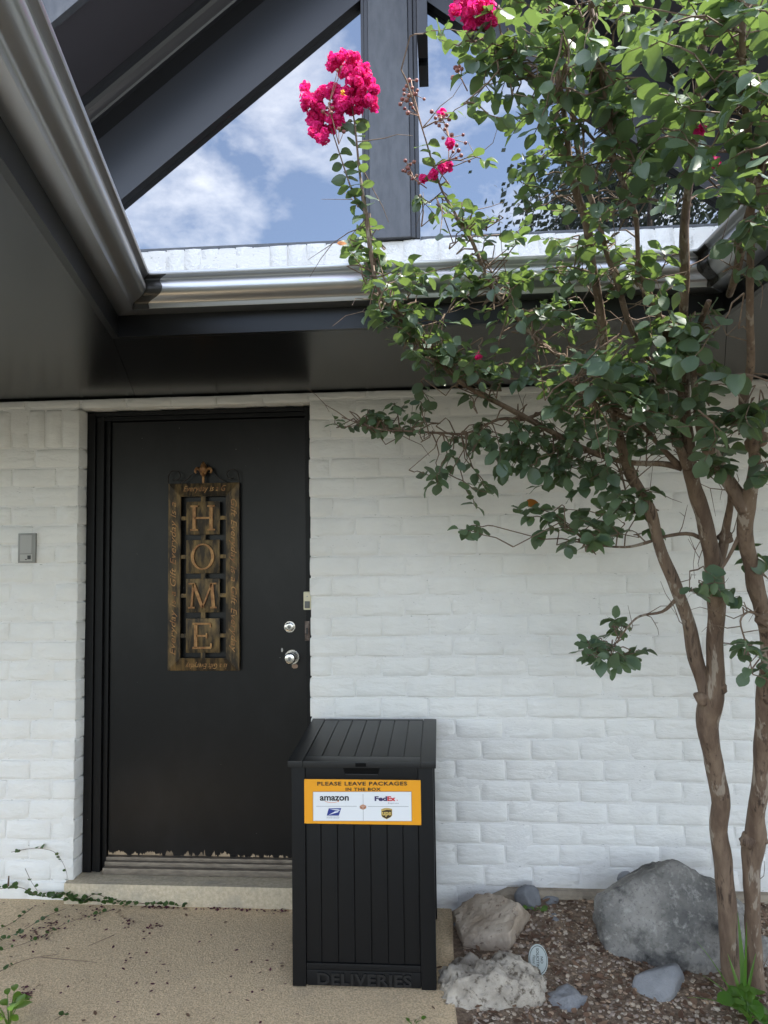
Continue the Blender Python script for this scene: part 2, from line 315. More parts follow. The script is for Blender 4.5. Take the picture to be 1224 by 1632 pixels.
# ------------------------------------------------------------------ brick walls
def brick_mesh(w_, h, d, seed, amp=1.0):
    """a hand-made brick under thick paint: softly rounded, bulged face; centre at origin, face towards -Y"""
    nx, nz = max(3, int(w_/.030)), 4
    rnd = random.Random(seed); vs = []; fs = []
    us = [0, .018]+[.018+(1-.036)*i/(nx-1) for i in range(1, nx-1)]+[.982, 1]
    vsq = [0, .06]+[.06+.88*i/(nz-1) for i in range(1, nz-1)]+[.94, 1]
    o = Vector((seed*3.7, 0, seed*1.3)); A, B = len(us), len(vsq)
    for j, v in enumerate(vsq):
        for i, u in enumerate(us):
            x = (u-.5)*w_; z = (v-.5)*h; e = (i in (0, A-1)) or (j in (0, B-1))
            y = -d/2
            y -= amp*(.0026*noise.noise(o+Vector((x*9, 0, z*22)))+.0012*noise.noise(o+Vector((x*40, 7, z*60))))
            sag = .5*noise.noise(o+Vector((11, 0, 0)))+.5; zz = v-(.30-.22*sag*(1-(2*u-1)**2)+.1*noise.noise(o+Vector((x*14, 5, 0)))); y -= .0020*sag*math.exp(-(zz/.13)**2)
            cr = max(0, abs(2*u-1)-.86)/.14*max(0, abs(2*v-1)-.5)/.5; y += .0010*cr; z *= 1-.03*cr; x *= 1-.008*cr
            if e:
                y += .0028; x *= 1+.004*noise.noise(o+Vector((0, 3, z*60))); z += .0016*noise.noise(o+Vector((x*30, 9, 0)))
            vs.append((x, y, z))
    fs = [(j*A+i, j*A+i+1, (j+1)*A+i+1, (j+1)*A+i) for j in range(B-1) for i in range(A-1)]
    ring = [i for i in range(A)]+[j*A+A-1 for j in range(1, B)]+[(B-1)*A+i for i in range(A-2, -1, -1)]+[j*A for j in range(B-2, 0, -1)]
    b = len(vs); vs += [(vs[i][0], d/2, vs[i][2]) for i in ring]; n = len(ring)
    fs += [(ring[k], b+k, b+(k+1) % n, ring[(k+1) % n]) for k in range(n)]
    m = MB(); m.add(vs, fs); return m
CH = .0905; JT = .0072
_bc = {}
def put_brick(parent, x0, x1, z0, z1, d=.1, ypos=.05, var=8, mat_=PAINT, jit=.0016, amp=1):
    w_ = x1-x0; h = z1-z0
    key = (round(w_, 3), round(h, 3), round(d, 3), random.randrange(var), mat_.name)
    if key not in _bc: _bc[key] = brick_mesh(w_, h, d, len(_bc)+1, amp).mesh('brick', mat_, smooth='all')
    o = link('brick', _bc[key], parent, loc=((x0+x1)/2, ypos+random.uniform(-jit, jit), (z0+z1)/2))
    o.rotation_euler = (random.uniform(-.006, .006), random.uniform(-.006, .006), random.uniform(-.005, .005)); return o
def mortar(par, x0, x1, z0, z1, name='mortar'):
    nx = max(2, int((x1-x0)/.016)); nz = max(2, int((z1-z0)/.012)); m = MB(); vs = []
    for j in range(nz+1):
        for i in range(nx+1):
            x = x0+(x1-x0)*i/nx; z = z0+(z1-z0)*j/nz
            y = .0024+.0046*noise.noise(Vector((x*6, 0, z*16)))+.0016*noise.noise(Vector((x*45, 4, z*60)))
            vs.append((x, y, z))
    m.add(vs, [(j*(nx+1)+i, j*(nx+1)+i+1, (j+1)*(nx+1)+i+1, (j+1)*(nx+1)+i) for j in range(nz) for i in range(nx)])
    m.box((x0, .03, z0), (x1, .0985, z1)); return m.build(name, MORTAR, par, smooth='all')
# right wall
BL = .217
wr = thing('brick_wall', 'long white painted brick wall to the right of the black door', 'wall', (1.2, 0, 0))
mortar(wr, .004, 3.3, .02, 2.352)
for k in range(-1, 24):
    z0 = .1461+k*CH+JT/2; z1 = .1461+(k+1)*CH-JT/2
    x = 0.0; off = (.103 if k % 2 == 0 else .212); xe = off; first = True
    while x < 3.3:
        if k < 0 and x > .6: break
        x1 = min(xe, 3.3); jl = 0 if first else JT/2
        e = random.uniform(-.004, .004) if first else 0
        x1 = round((x1+random.uniform(-.009, .009))/.003)*.003
        if x1-x > .03: put_brick(wr, x+jl+e, x1-JT/2, z0+random.choice((-.002, -.001, 0, .001)), z1+random.choice((-.001, 0, .001, .002)))
        first = False; x = x1; xe += BL
# top strip over the whole wall and the door head
zt = .1461+24*CH
x = 0.0
while x < 3.3:
    put_brick(wr, x+.003, x+BL*1.25-.004, zt+.004, 2.353, var=5); x += BL*1.25
for i in range(5):
    a = -1.09+i*.218; put_brick(wr, a+.002, a+.216, 2.311, 2.353, var=5)
mortar(wr, -1.1, .006, 2.311, 2.352, 'lintel_mortar')
# left wall
wl = thing('brick_wall', 'white painted brick wall with intercom to the left of the door', 'wall', (-1.8, 0, 0))
mortar(wl, -3.2, -1.104, .02, 2.352)
k = 0; z1 = 2.118
while z1 > .05:
    z0 = max(z1-CH+JT, .028); x = -1.10; first = True; xe = x-(.108 if k % 2 else .215)
    while x > -3.2:
        e = random.uniform(-.003, .003) if first else 0
        put_brick(wl, xe+JT/2, x-(0 if first else JT/2)+e, z0, z1); x = xe; xe -= BL; first = False
    z1 -= CH; k += 1
x = -1.10
while x > -2.3:
    put_brick(wl, x-.083+.004, x-.004 if x < -1.1 else x, 2.126, 2.309, var=5); x -= .083
x = -1.094
while x > -2.3:
    put_brick(wl, x-.27+.004, x-.004, 2.317, 2.353, var=4); x -= .27
# concrete footing that shows under the right wall
f_ = MB(); n = 26; vs = []
for i in range(n+1):
    x = .66+(3.3-.66)*i/n; a = .012*noise.noise(Vector((x*6, 1, 0)))
    t = min(1, i/2); zt_ = .055+.09*t+a*.6; yy = -.042+a
    vs += [(x, yy, 0), (x, yy, zt_-.012), (x, yy+.012, zt_), (x, .03, zt_)]
f_.add(vs, [(i*4+j, (i+1)*4+j, (i+1)*4+j+1, i*4+j+1) for i in range(n) for j in range(3)])
struct(f_.build('wall_footing', FOOT, smooth=True))

# unseen black backing added behind the walls to block sky leaking through
m = MB(); m.box((-4.2, .215, -.05), (5.2, .3, 3.0)); m.prism([(-2.6, .09, 3.0), (3.4, .09, 3.0), (3.4, .09, 3.1), (.4, .09, 5.0), (-2.6, .09, 3.1)], (0, .2, 0))
struct(m.build('light_leak_backing', BLACK))
# ------------------------------------------------------------------ door
dr = thing('front_door', 'black flush front door with peeling paint along its bottom edge', 'door', (-.52, .12, .14))
SY = .118     # slab face
m = MB(); m.box((-.992, SY, .205), (-.036, SY+.045, 2.262)); m.build('door_slab', DOORM, dr, bevel=.002)
for nm, prof in (('outer', [(-1.0995, -1.054, .079)]),):
    pass
def jamb(x0, x1, y0, z0=.137, z1=2.307, name='door_frame'):
    m = MB(); m.box((x0, y0, z0), (x1, .2, z1)); return m.build(name, FRAMEM, dr, bevel=.003)
jamb(-1.098, -1.058, .0785); jamb(-1.057, -1.036, .090); jamb(-1.035, -1.017, .085); jamb(-1.0165, -.9945, .104)
jamb(-.034, .006, .0785)
for y0, a, b in ((.0785, 2.285, 2.3065), (.088, 2.264, 2.2845)):
    m = MB(); m.box((-1.0575, y0+.0007, a), (-.0345, .2, b)); m.build('door_head', FRAMEM, dr, bevel=.003)
# threshold
m = MB(); m.box((-.9935, .062, .1375), (-.0345, .2, .166)); m.box((-.9935, .084, .1665), (-.0345, .2, .186)); m.box((-.9935, .1, .1865), (-.0345, .2, .202))
m.build('threshold', ALU, dr, bevel=.003, smooth=True)
def lock(c, R, knob):
    m = MB(); c = Vector(c)
    m.lathe([(R, 0), (R, .004), (R*.93, .007)], c, (0, -1, 0), 28)
    o = m.build('knob' if knob else 'deadbolt', STEEL, dr, smooth=True)
    m = MB()
    if knob: m.lathe([(.013, .006), (.012, .03), (.019, .036), (.0255, .046), (.0265, .058), (.022, .066), (.0125, .0685)], c, (0, -1, 0), 28)
    else: m.lathe([(.022, .006), (.0215, .018), (.018, .0205), (.0105, .021)], c, (0, -1, 0), 28)
    m.build('knob_body' if knob else 'lock_body', STEEL, o, smooth=True)
    h = .068 if knob else .0208
    m = MB(); m.lathe([(.0095, h), (.0092, h+.0022), (.006, h+.0026)], c, (0, -1, 0), 20); m.build('key_cylinder', GREYPL, o, smooth=True)
    m = MB(); m.box((c.x-.0009, c.y-h-.0034, c.z-.005), (c.x+.0009, c.y-h-.002, c.z+.005)); m.build('keyhole', DARKM, o)
kp = at(461.5, 999, SY-.01); lock((kp.x, SY, kp.z), .028, False)
kp = at(466, 1047, SY); lock((kp.x, SY, kp.z), .036, True)
# worn bare patch round the knob, strike plate
m = MB(); c = at(470, 1062, SY); a = []
for i in range(9):
    th = i/9*2*math.pi; r = .012+.006*noise.noise(Vector((i*2.2, 0, 0))); a.append((c.x+r*1.2*math.cos(th), SY-.0006, c.z+r*math.sin(th)))
m.prism(a, (0, .001, 0)); m.build('bare_patch', mat('bare_wood', (.30, .2, .14), .8), dr)
m = MB(); c = at(449.5, 1036, SY); m.prism([(c.x+.005*math.cos(t_), SY-.0006, c.z+.011*math.sin(t_)) for t_ in (0, 1, 2, 3, 4, 5.2)], (0, .001, 0)); m.build('bare_patch', GREYP2, dr)
a, b = at(486, 990, .078), at(495, 1021, .078)
m = MB(); m.box((a.x, .0765, b.z), (b.x-.004, .0785, a.z)); sp = m.build('strike_plate', mat('rusty_plate', (.06, .035, .025), .6, metal=.4, var=(.2, .16, .14), vscale=60), dr, bevel=.0008)
m = MB(); m.box((a.x+.006, .0757, b.z+.03), (b.x-.012, .0768, a.z-.03)); m.build('strike_hole', DARKM, sp)

# doorbell on the frame
a, b = at(483.5, 943, .06), at(496, 972, .06)
db = thing('doorbell', 'small cream doorbell with grey button on the door frame', 'doorbell', ((a.x+b.x)/2, .078, (a.z+b.z)/2))
m = MB(); m.box((a.x, .058, b.z), (b.x, .0782, a.z)); m.build('case', CREAM, db, bevel=.006, smooth=True)
m = MB(); m.box((a.x+.006, .0555, b.z+.008), (b.x-.006, .060, b.z+.040)); m.build('button', GREYBTN, db, bevel=.003, smooth=True)
m = MB(); m.lathe([(.003, 0), (.0028, .0016)], ((a.x+b.x)/2, .0578, a.z-.022), (0, -1, 0), 12); m.build('sensor', GREYP2, db)
# intercom on the left wall
a, b = at(29, 850, -.012), at(56, 897, -.012)
ic = thing('intercom', 'small grey metal intercom plate on the left brick wall', 'intercom', ((a.x+b.x)/2, 0, (a.z+b.z)/2))
m = MB(); m.box((a.x, -.012, b.z), (b.x, .006, a.z)); m.build('frame', GREYPL, ic, bevel=.003, smooth=True)
w_, h_ = b.x-a.x, a.z-b.z
m = MB(); m.box((a.x+w_*.14, -.0145, b.z+h_*.32), (b.x-w_*.2, -.0118, a.z-h_*.07)); m.build('cover', GREYP2, ic, bevel=.001)
m = MB(); m.box((a.x+w_*.14, -.0145, b.z+h_*.06), (b.x-w_*.16, -.0118, b.z+h_*.29)); m.build('speaker', mat('pale_panel', (.42, .41, .38), .5), ic, bevel=.001)
m = MB(); m.box((a.x+w_*.58, -.0175, b.z+h_*.12), (b.x-w_*.24, -.0147, b.z+h_*.25)); m.build('button', INK, ic, bevel=.001)
m = MB(); m.box((a.x+w_*.45, -.0165, b.z+h_*.1), (a.x+w_*.54, -.0147, b.z+h_*.13)); m.build('light', INK, ic)

# ------------------------------------------------------------------ HOME sign
c0 = at(323.7, 1069.5, .085); SXX = .00304; SZZ = (at(323, 770, .085).z-c0.z)/299.5
def sg(px, py, y=0.): return Vector((c0.x+(px-323.7)*SXX, .088+y, c0.z+(1069.5-py)*SZZ))
hs = thing('home_sign', 'tall bronze metal sign spelling home hung on the black door', 'sign', (c0.x, .1, c0.z))
def sbox(m, x0, y0, x1, y1, d0, d1): 
    a = sg(x0, y1); b = sg(x1, y0); m.box((a.x, a.y+d0, a.z), (b.x, a.y+d1, b.z))
o4 = [(267, 770), (380.5, 770), (380.5, 1069), (267, 1069)]; i4 = [(287.8, 791.5), (360, 791.5), (360, 1049), (287.8, 1049)]
m = MB()
for k in range(4):
    A, B, C_, D = o4[k], o4[(k+1) % 4], i4[(k+1) % 4], i4[k]
    q = [sg(*A, .0), sg(*B, .0), sg(*C_, -.009), sg(*D, -.009)]; m.prism(q, (0, .014, 0))
fr = m.build('sign_frame', BRONZE, hs, bevel=.0012)
def script(txt, x0, x1, y0, y1, rot):
    m = MB(); vs, fs = text_mesh(txt, shear=.35, space=1.05, depth=.0)
    out_ = []
    for v in vs:
        u, q = (v.x, v.y)
        if rot == 0: p = sg(x0+u*(x1-x0), y1-q*(y1-y0))
        elif rot == 180: p = sg(x1-u*(x1-x0), y0+q*(y1-y0))
        elif rot == 90: p = sg(x0+q*(x1-x0), y0+u*(y1-y0))      # reads downwards
        else: p = sg(x1-q*(x1-x0), y1-u*(y1-y0))
        p.y -= .0068; out_.append(p)
    m.add(out_, fs); m.build('lettering', COPPER, fr)
script('Everyday is a G', 292, 360, 774, 786, 0); script('Gift Everyday is a Gift Everyday', 365, 377, 796, 1040, 90)
script('is a Gift Everyday', 296, 362, 1055, 1066, 180); script('Everyday is a Gift Everyday is a', 271, 283, 800, 1044, 270)
def stroke(m, p, q, wd, d=.008):   # flat raised bar from p to q (sign px), wd in px
    a = sg(*p); b = sg(*q); t = (b-a).normalized(); nn = Vector((t.z, 0, -t.x))*(wd*1.2*SXX/2)
    y = Vector((0, -.0145, 0)); m.prism([a-nn+y, a+nn+y, b+nn+y, b-nn+y], (0, d, 0))
tiles = [(799.6, 853), (861.5, 915), (923.3, 977), (986.5, 1040.7)]
for (y0, y1), ch in zip(tiles, 'HOME'):
    m = MB(); sbox(m, 296.5, y0, 350, y1, -.0062, .004); tl = m.build('tile', BRONZE, hs, bevel=.0025, smooth=True)
    m = MB(); cy = (y0+y1)/2; t_, b_ = cy-19, cy+19
    if ch == 'H':
        for x in (310, 337): stroke(m, (x, t_), (x, b_), 4.2)
        for x in (310, 337):
            for yy in (t_, b_): stroke(m, (x-6, yy), (x+6, yy), 2.2, .0075)
        stroke(m, (310, cy), (337, cy), 2.6, .0072)
    if ch == 'O':
        K = 30; P1 = []; P2 = []
        for i in range(K):
            th = 2*math.pi*i/K; P1.append(sg(323.5+18.5*math.cos(th), cy+21*math.sin(th), -.0145)); P2.append(sg(323.5+13.6*math.cos(th), cy+18.6*math.sin(th), -.0145))
        for i in range(K): m.prism([P1[i], P1[(i+1) % K], P2[(i+1) % K], P2[i]], (0, .008, 0))
    if ch == 'M':
        stroke(m, (309, t_), (306, b_), 2.6); stroke(m, (338, t_), (341, b_), 4.4); stroke(m, (309, t_), (323.5, b_), 4.2, .0077); stroke(m, (338, t_), (323.5, b_), 2.4, .0073)
        for x, yy in ((306, b_), (341, b_), (306.5, t_), (340.5, t_)): stroke(m, (x-5, yy), (x+5, yy), 2.0, .0069)
    if ch == 'E':
        stroke(m, (313, t_), (313, b_), 4.4)
        stroke(m, (308, t_), (336, t_), 2.6, .0077); stroke(m, (308, b_), (337, b_), 2.6, .0077); stroke(m, (313, cy), (330, cy), 2.4, .0073)
        stroke(m, (336, t_), (336, t_+6), 2, .0069); stroke(m, (337, b_), (337, b_-7), 2, .0069); stroke(m, (330, cy-4), (330, cy+4), 2, .0069)
    m.build('letter', COPPER, tl, bevel=.0008)
for y0, y1 in ((790, 801), (852, 863), (914, 925), (976, 988), (1040, 1051)):
    m = MB(); sbox(m, 320, y0, 327, y1, -.004, .001); m.build('connector', BRONZE, hs)
for y0, y1 in tiles:
    for x0, x1 in ((286, 297.5), (349, 361)):
        m = MB(); sbox(m, x0, (y0+y1)/2-3, x1, (y0+y1)/2+3, -.004, .001); m.build('connector', BRONZE, hs)
# fleur-de-lis finial and scrolls
def pr(m, pts, r, n=6):
    P = [(sg(x, y, -.004), r) for x, y in pts]; p, rr = smooth_path(P, 5); m.tube(p, r if not hasattr(r, '__len__') else rr, n)
def spiral(cx, cy, r0, a0, turns, sgn):
    return [(cx+(r0*(1-.55*i/16))*math.cos(a0+sgn*turns*2*math.pi*i/16), cy+(r0*(1-.55*i/16))*math.sin(a0+sgn*turns*2*math.pi*i/16)) for i in range(17)]
for sg_, base in ((-1, 286), (1, 362)):
    m = MB(); pr(m, [(323.5+sg_*8, 752), (323.5+sg_*18, 755), (323.5+sg_*27, 764), (323.5+sg_*38, 770)], .0028)
    cx = 323.5+sg_*45; pr(m, [(323.5+sg_*57, 770)]+spiral(cx, 758, 11, 0 if sg_ > 0 else math.pi, .85, -sg_), .0028)
    m.build('scroll', IRON, hs, smooth=True)
m = MB(); P = [(sg(323.5, y, -.004), r*SXX) for y, r in ((770, 2.2), (760, 2.2), (757, 4), (755, 2.4), (751, 5.5), (746, 6.3), (741, 4.5), (735, .6))]
p, rr = smooth_path(P, 3); m.tube(p, rr, 10)
for s_ in (-1, 1):
    P = [(sg(323.5+s_*x, y, -.004), r*SXX) for x, y, r in ((2, 756, 2.2), (5, 749, 2.6), (10, 746, 2.6), (13, 750, 2.2), (11.5, 754, 1.2))]
    p, rr = smooth_path(P, 3); m.tube(p, rr, 8)
m.build('finial', COPPER, hs, smooth=True)

# ------------------------------------------------------------------ porch roof, eaves, gutters
ZS = 2.36
def lx(y): return -.5098-.2447*(y+.93)            # left eave line (soffit edge)
def rx(y): return 1.529-.055*(y+.93)
YE = -.93; YF = -4.3
pf = thing('porch_roof', 'black eaves wrapping three sides of the entry court', 'roof', (.5, -.5, ZS))
sA = MB(); sA.prism([(-.86, .1, ZS), (-.86+.345, YE+.0, ZS), (1.53, YE, ZS), (1.9, .1, ZS)], (0, 0, .02)); sA.build('soffit_panel', SOFFIT, pf)
sB = MB(); sB.prism([(-4, .1, ZS+.0015), (-.862, .1, ZS+.0015), (-.517, YE, ZS+.0015), (lx(YF), YF, ZS+.0015), (-4, YF, ZS+.0015)], (0, 0, .02)); sB.build('soffit_panel', SOFFIT, pf)
sC = MB(); sC.prism([(1.902, .1, ZS+.001), (1.532, YE, ZS+.001), (rx(YF), YF, ZS+.001), (5, YF, ZS+.001), (5, .1, ZS+.001)], (0, 0, .02)); sC.build('soffit_panel', SOFFIT, pf)
path = [Vector((lx(YF), YF, 0)), Vector((lx(YE), YE, 0)), Vector((rx(YE), YE, 0)), Vector((rx(YF), YF, 0))]
def offs(d):     # offset path towards the court by d
    out_ = []; n = len(path); segs = [(path[i+1]-path[i]).normalized() for i in range(n-1)]; nor = [Vector((t.y, -t.x, 0)) for t in segs]
    for i in range(n):
        if i == 0: out_.append(path[0]+nor[0]*d)
        elif i == n-1: out_.append(path[-1]+nor[-1]*d)
        else:
            b = (nor[i-1]+nor[i]).normalized(); out_.append(path[i]+b*(d/b.dot(nor[i])))
    return out_
names = ['left', 'back', 'right']
P0, P1 = offs(-.002), offs(.019)
for i in range(3):
    m = MB(); z0, z1 = ZS-.012, 2.50
    m.prism([P0[i]+Vector((0, 0, z0)), P0[i+1]+Vector((0, 0, z0)), P1[i+1]+Vector((0, 0, z0)), P1[i]+Vector((0, 0, z0))], (0, 0, z1-z0)); m.build('fascia_board', BLACK, pf)
m = MB()
zt0 = 2.503
m.prism([(-4, YE-.02, zt0), (5, YE-.02, zt0), (5, -.032, 2.87), (-4, -.032, 2.87)], (0, 0, .012))
m.prism([(lx(YF), YF, zt0), (lx(YE), YE-.02, zt0), (-4, YE-.02, zt0+1.2), (-4, YF, zt0+1.3)], (0, 0, .012))
m.prism([(rx(YF), YF, zt0), (rx(YE), YE-.02, zt0), (5, YE-.02, zt0+1.2), (5, YF, zt0+1.3)], (0, 0, .012))
m.build('shingle_roof', ROOFM, pf)
gprof = [(.020, 2.500), (.020, 2.4205), (.0785, 2.4205), (.0800, 2.4225), (.0800, 2.4330), (.0825, 2.4375), (.0900, 2.4410), (.102, 2.4440), (.1140, 2.4480), (.1235, 2.4540), (.1290, 2.4610), (.1310, 2.4690), (.1305, 2.4770), (.1282, 2.4850), (.1250, 2.4925), (.1232, 2.4980), (.1250, 2.5025), (.1330, 2.5050), (.1405, 2.5065), (.1425, 2.5095), (.1425, 2.5180), (.1405, 2.5195), (.127, 2.5195), (.1210, 2.510), (.1200, 2.498), (.1270, 2.4730), (.1130, 2.4520), (.096, 2.4460), (.0765, 2.4400), (.0755, 2.4240), (.0235, 2.4240), (.0235, 2.500)]
lab = ['long dark metal gutter running up the left eave', 'dark metal gutter along the back eave above the door', 'dark metal gutter on the right eave behind the tree']
rings = {d: offs(d) for d, z in gprof}
for i in range(3):
    gt = thing('gutter', lab[i], 'gutter', (path[i]+path[i+1])/2+Vector((0, 0, 2.42)), 'gutters round the entry court')
    m = MB(); n = len(gprof)
    # close the gap at the mitre by 1.5 mm so the lengths butt
    pa = []; pb = []
    for d, z in gprof:
        A, B = rings[d][i], rings[d][i+1]; t = (B-A).normalized()
        pa.append(A+t*.0008+Vector((0, 0, z))); pb.append(B-t*.0008+Vector((0, 0, z)))
    L_ = (pb[0]-pa[0]).length; S = max(2, int(L_/.12)); vs = []
    for k in range(S+1):
        for j in range(n):
            q = pa[j].lerp(pb[j], k/S); q.z += .0012*noise.noise(Vector((k*.7, i*5, 0))); vs.append(q)
    m.add(vs, [(k*n+j, k*n+(j+1) % n, (k+1)*n+(j+1) % n, (k+1)*n+j) for k in range(S) for j in range(n)]+[tuple(range(n))[::-1], tuple(range(S*n, S*n+n))])
    m.build('trough', GUT, gt, smooth=True)
    if i < 2:      # sealed mitre strap, a strip folded round the corner on this length's end
        m = MB()
        for side in (0,):
            vs = []
            sel = gprof[2:20]
            for d, z in sel:
                e = .0016; c = rings[d][i+1]; ta = (rings[d][i]-c).normalized(); tb = (rings[d][i+2]-c).normalized()
                out3 = Vector((0, -1, 0)) if i == 0 else Vector((0, -1, 0))
                up = Vector((0, 0, -e if z < 2.43 else 0))
                wob = .006*noise.noise(Vector((z*60, i, 0)))
                nrm = -(ta+tb).normalized()*-1
                for q in (c+ta*(.010+wob), c, c+tb*(.052+wob)):
                    vs.append(q+nrm*e*1.6+up+Vector((0, 0, z)))
            K = len(sel); m.add(vs, [(a*3+b, a*3+b+1, (a+1)*3+b+1, (a+1)*3+b) for a in range(K-1) for b in range(2)])
        m.build('mitre_strap', mat('sealed_strap', (.06, .058, .055), .3, metal=.5, bump=[(40, H, .5, .006)]), gt, smooth=True)

# ------------------------------------------------------------------ clerestory gable
gs = thing('brick_sill', 'row of white painted bricks on edge under the gable window', 'sill', (.5, 0, 2.94))
mo = mortar(gs, -1.75, 2.6, 2.93, 3.049); mo.location.y = -.0095
x = -1.75
while x < 2.58:
    wdt = random.uniform(.076, .092); put_brick(gs, x, x+wdt, 2.937, 3.056+random.uniform(-.002, .002), d=.1, ypos=.042, mat_=PAINT_R, var=6, jit=.004, amp=2.6); x += wdt+.004
m = MB(); m.box((-1.75, -.045, 2.908), (2.6, .09, 2.932)); m.build('flashing', FLASH, gs, bevel=.004)
gw = thing('gable_window', 'tall triangular gable window reflecting a cloudy blue sky', 'window', (.4, .02, 3.06))
SL = .79; XR = .40
def cz(c, X): return c+SL*X if X <= XR else c+SL*(2*XR-X)
CG, C1, C2, C3 = 4.024, 4.418, 4.531, 4.64
zb = 3.062
def xl(c, z): return (z-c)/SL
gy = .03
ml = MB(); X0 = xl(CG, zb); ml.add([(X0-.05, gy, zb-.01), (.28, gy, zb-.01), (.28, gy, cz(CG, .28)+.03), (X0-.05, gy, zb+.02)], [(0, 1, 2, 3)]); ml.build('glass_pane', GLASS, gw)
X1 = 2*XR-X0
mr_ = MB(); mr_.add([(.51, gy, zb-.01), (X1+.05, gy, zb-.01), (X1+.05, gy, zb+.02), (.51, gy, cz(CG, .51)+.03)], [(0, 1, 2, 3)]); mr_.build('glass_pane', GLASS, gw)
m = MB(); m.box((X0, .006, 3.0585), (.262, .05, 3.074)); m.build('bottom_rail', POST, gw, bevel=.002)
m = MB(); m.box((.53, .006, 3.0585), (X1, .05, 3.074)); m.build('bottom_rail', POST, gw, bevel=.002)
pc = (at(580, 300, -.03).x, at(667, 300, -.03).x)
zap = CG+SL*XR+.2
m = MB(); m.box((.262+.036, -.034, 3.0585), (.527-.042, .06, zap)); m.build('post', POST, gw, bevel=.003)
for a, b, y in ((.262, .277, -.012), (.278, .2975, -.022), (.4855, .508, -.024), (.5085, .5275, -.012)):
    m = MB(); m.box((a, y, 3.0588), (b, .06, zap-.05)); m.build('post_moulding', RAKE, gw, bevel=.003)
gr = thing('gable_roof', 'dark painted gable overhang above the triangular window', 'roof', (.4, -.2, 4.6))
XE = -2.4
def strip(c0_, c1_, y0, y1, left=True):
    m = MB()
    if left: q = [(XE, y0, cz(c0_, XE)), (XR, y0, cz(c0_, XR)), (XR, y0, cz(c1_, XR)), (XE, y0, cz(c1_, XE))]
    else:
        E = 2*XR-XE; q = [(XR, y0, cz(c0_, XR)), (E, y0, cz(c0_, E)), (E, y0, cz(c1_, E)), (XR, y0, cz(c1_, XR))]
    m.prism(q, (0, y1-y0, 0)); return m
for left in (True, False):
    strip(CG, C1, -.012, .06, left).build('rake_board', RAKE, gr, bevel=.002)
    strip(C1+.001, C3+.05, .008, .06, left).build('mirrored_soffit_strip', BLACK, gr)  # upper wall strip, blacker paint stands in for the soffit's reflection
    m = MB()      # crown moulding: swept profile
    prof = [(.008, C2), (-.012, C2+.004), (-.016, C2+.016), (-.030, C2+.028), (-.048, C2+.046), (-.056, C2+.066), (-.075, C2+.074), (-.078, C3-.004), (.008, C3-.004)]
    E = XE if left else 2*XR-XE; n = len(prof)
    m.add([(E, y, cz(c, E)) for y, c in prof]+[(XR, y, cz(c, XR)) for y, c in prof], [(j, (j+1) % n, n+(j+1) % n, n+j) for j in range(n)]); m.build('crown_moulding', RAKE, gr)
    strip(C3, C3+.03, -.47, .05, left).build('gable_soffit', GSOF, gr)
    strip(C3-.03, C3+.19, -.505, -.471, left).build('barge_board', POST, gr, bevel=.002)
    strip(C3+.19, C3+.215, -.53, .3, left).build('shingle_roof', ROOFM, gr)
a, b = at(668, 40, -.06), at(687, 77, -.06)
m = MB(); m.box((.531, -.16, b.z), (.578, .004, 4.62)); m.build('bracket', RAKE, gr, bevel=.003)

# ------------------------------------------------------------------ delivery box
bx0, bx1, by0, by1 = .026, .554, -.57, -.045
zb0 = walk_z(by0)+.0015
dbx = thing('delivery_box', 'black resin parcel drop box with orange sign beside the door', 'box', (.29, -.3, .01))
def fz(px, py): p = at(px, py, by0); return p.x, p.z
xa, xb = .0775, .4985   # between corner posts
zlid = .815
body = MB(); body.box((bx0+.012, by0+.014, .05), (bx1-.012, by1-.012, .80)); body.build('body', PLAST, dbx)
for x0, x1 in ((bx0, xa), (xb, bx1)):
    for y0, y1 in ((by0, by0+.05), (by1-.05, by1)):
        zz = walk_z((y0+y1)/2)+(.0005 if y0 < -.3 else .0)
        m = MB(); m.box((x0, y0, zz), (x1, y1, zlid-.002)); m.build('corner_post', PLAST, dbx, bevel=.005, smooth=True)
yt = by0+.003
m = MB(); m.box((xa+.001, yt, .757), (xb-.001, yt+.03, zlid-.002)); m.build('top_rail', PLAST, dbx, bevel=.003, smooth=True)
gx = [fz(x, 1420)[0] for x in (487, 512, 538.5, 565, 591.5, 618, 643.5, 673)]
gx[0] = xa+.001; gx[-1] = xb-.001
for i in range(7):
    m = MB(); m.box((gx[i]+.0018, by0+.006, .108), (gx[i+1]-.0018, by0+.02, .62)); m.build('slat', PLAST, dbx, bevel=.0025, smooth=True)
m = MB(); m.box((xa+.001, by0+.002, .62), (xb-.001, by0+.03, .7565)); m.build('sign_rail', PLAST, dbx, bevel=.003)
m = MB(); m.box((xa+.001, by0+.001, .083), (xb-.001, by0+.03, .1065)); m.build('middle_rail', PLAST, dbx, bevel=.004, smooth=True)
m = MB(); m.box((xa+.001, by0+.003, .026), (xb-.001, by0+.03, .0815)); br = m.build('bottom_rail', PLAST, dbx, bevel=.004, smooth=True)
m = MB(); a_ = fz(506, 1576); b_ = fz(656, 1553)
put_text(m, 'DELIVERIES', lambda u, v, d: Vector((a_[0]+u*(b_[0]-a_[0]), by0+.002-d, .031+v*.043)), dsc=.05, depth=.09, bold=.03, space=1.08); m.build('lettering', PLASTL, br)
# side slats (both sides)
for sx, nm in ((bx0, 0), (bx1, 1)):
    for i in range(6):
        y0 = by0+.052+i*(by1-by0-.104)/6; y1 = y0+(by1-by0-.104)/6-.004
        m = MB(); m.box(((sx+.006) if nm == 0 else sx-.02, y0, .06), ((sx+.02) if nm == 0 else sx-.006, y1, .80)); m.build('side_slat', PLAST, dbx, bevel=.0025)
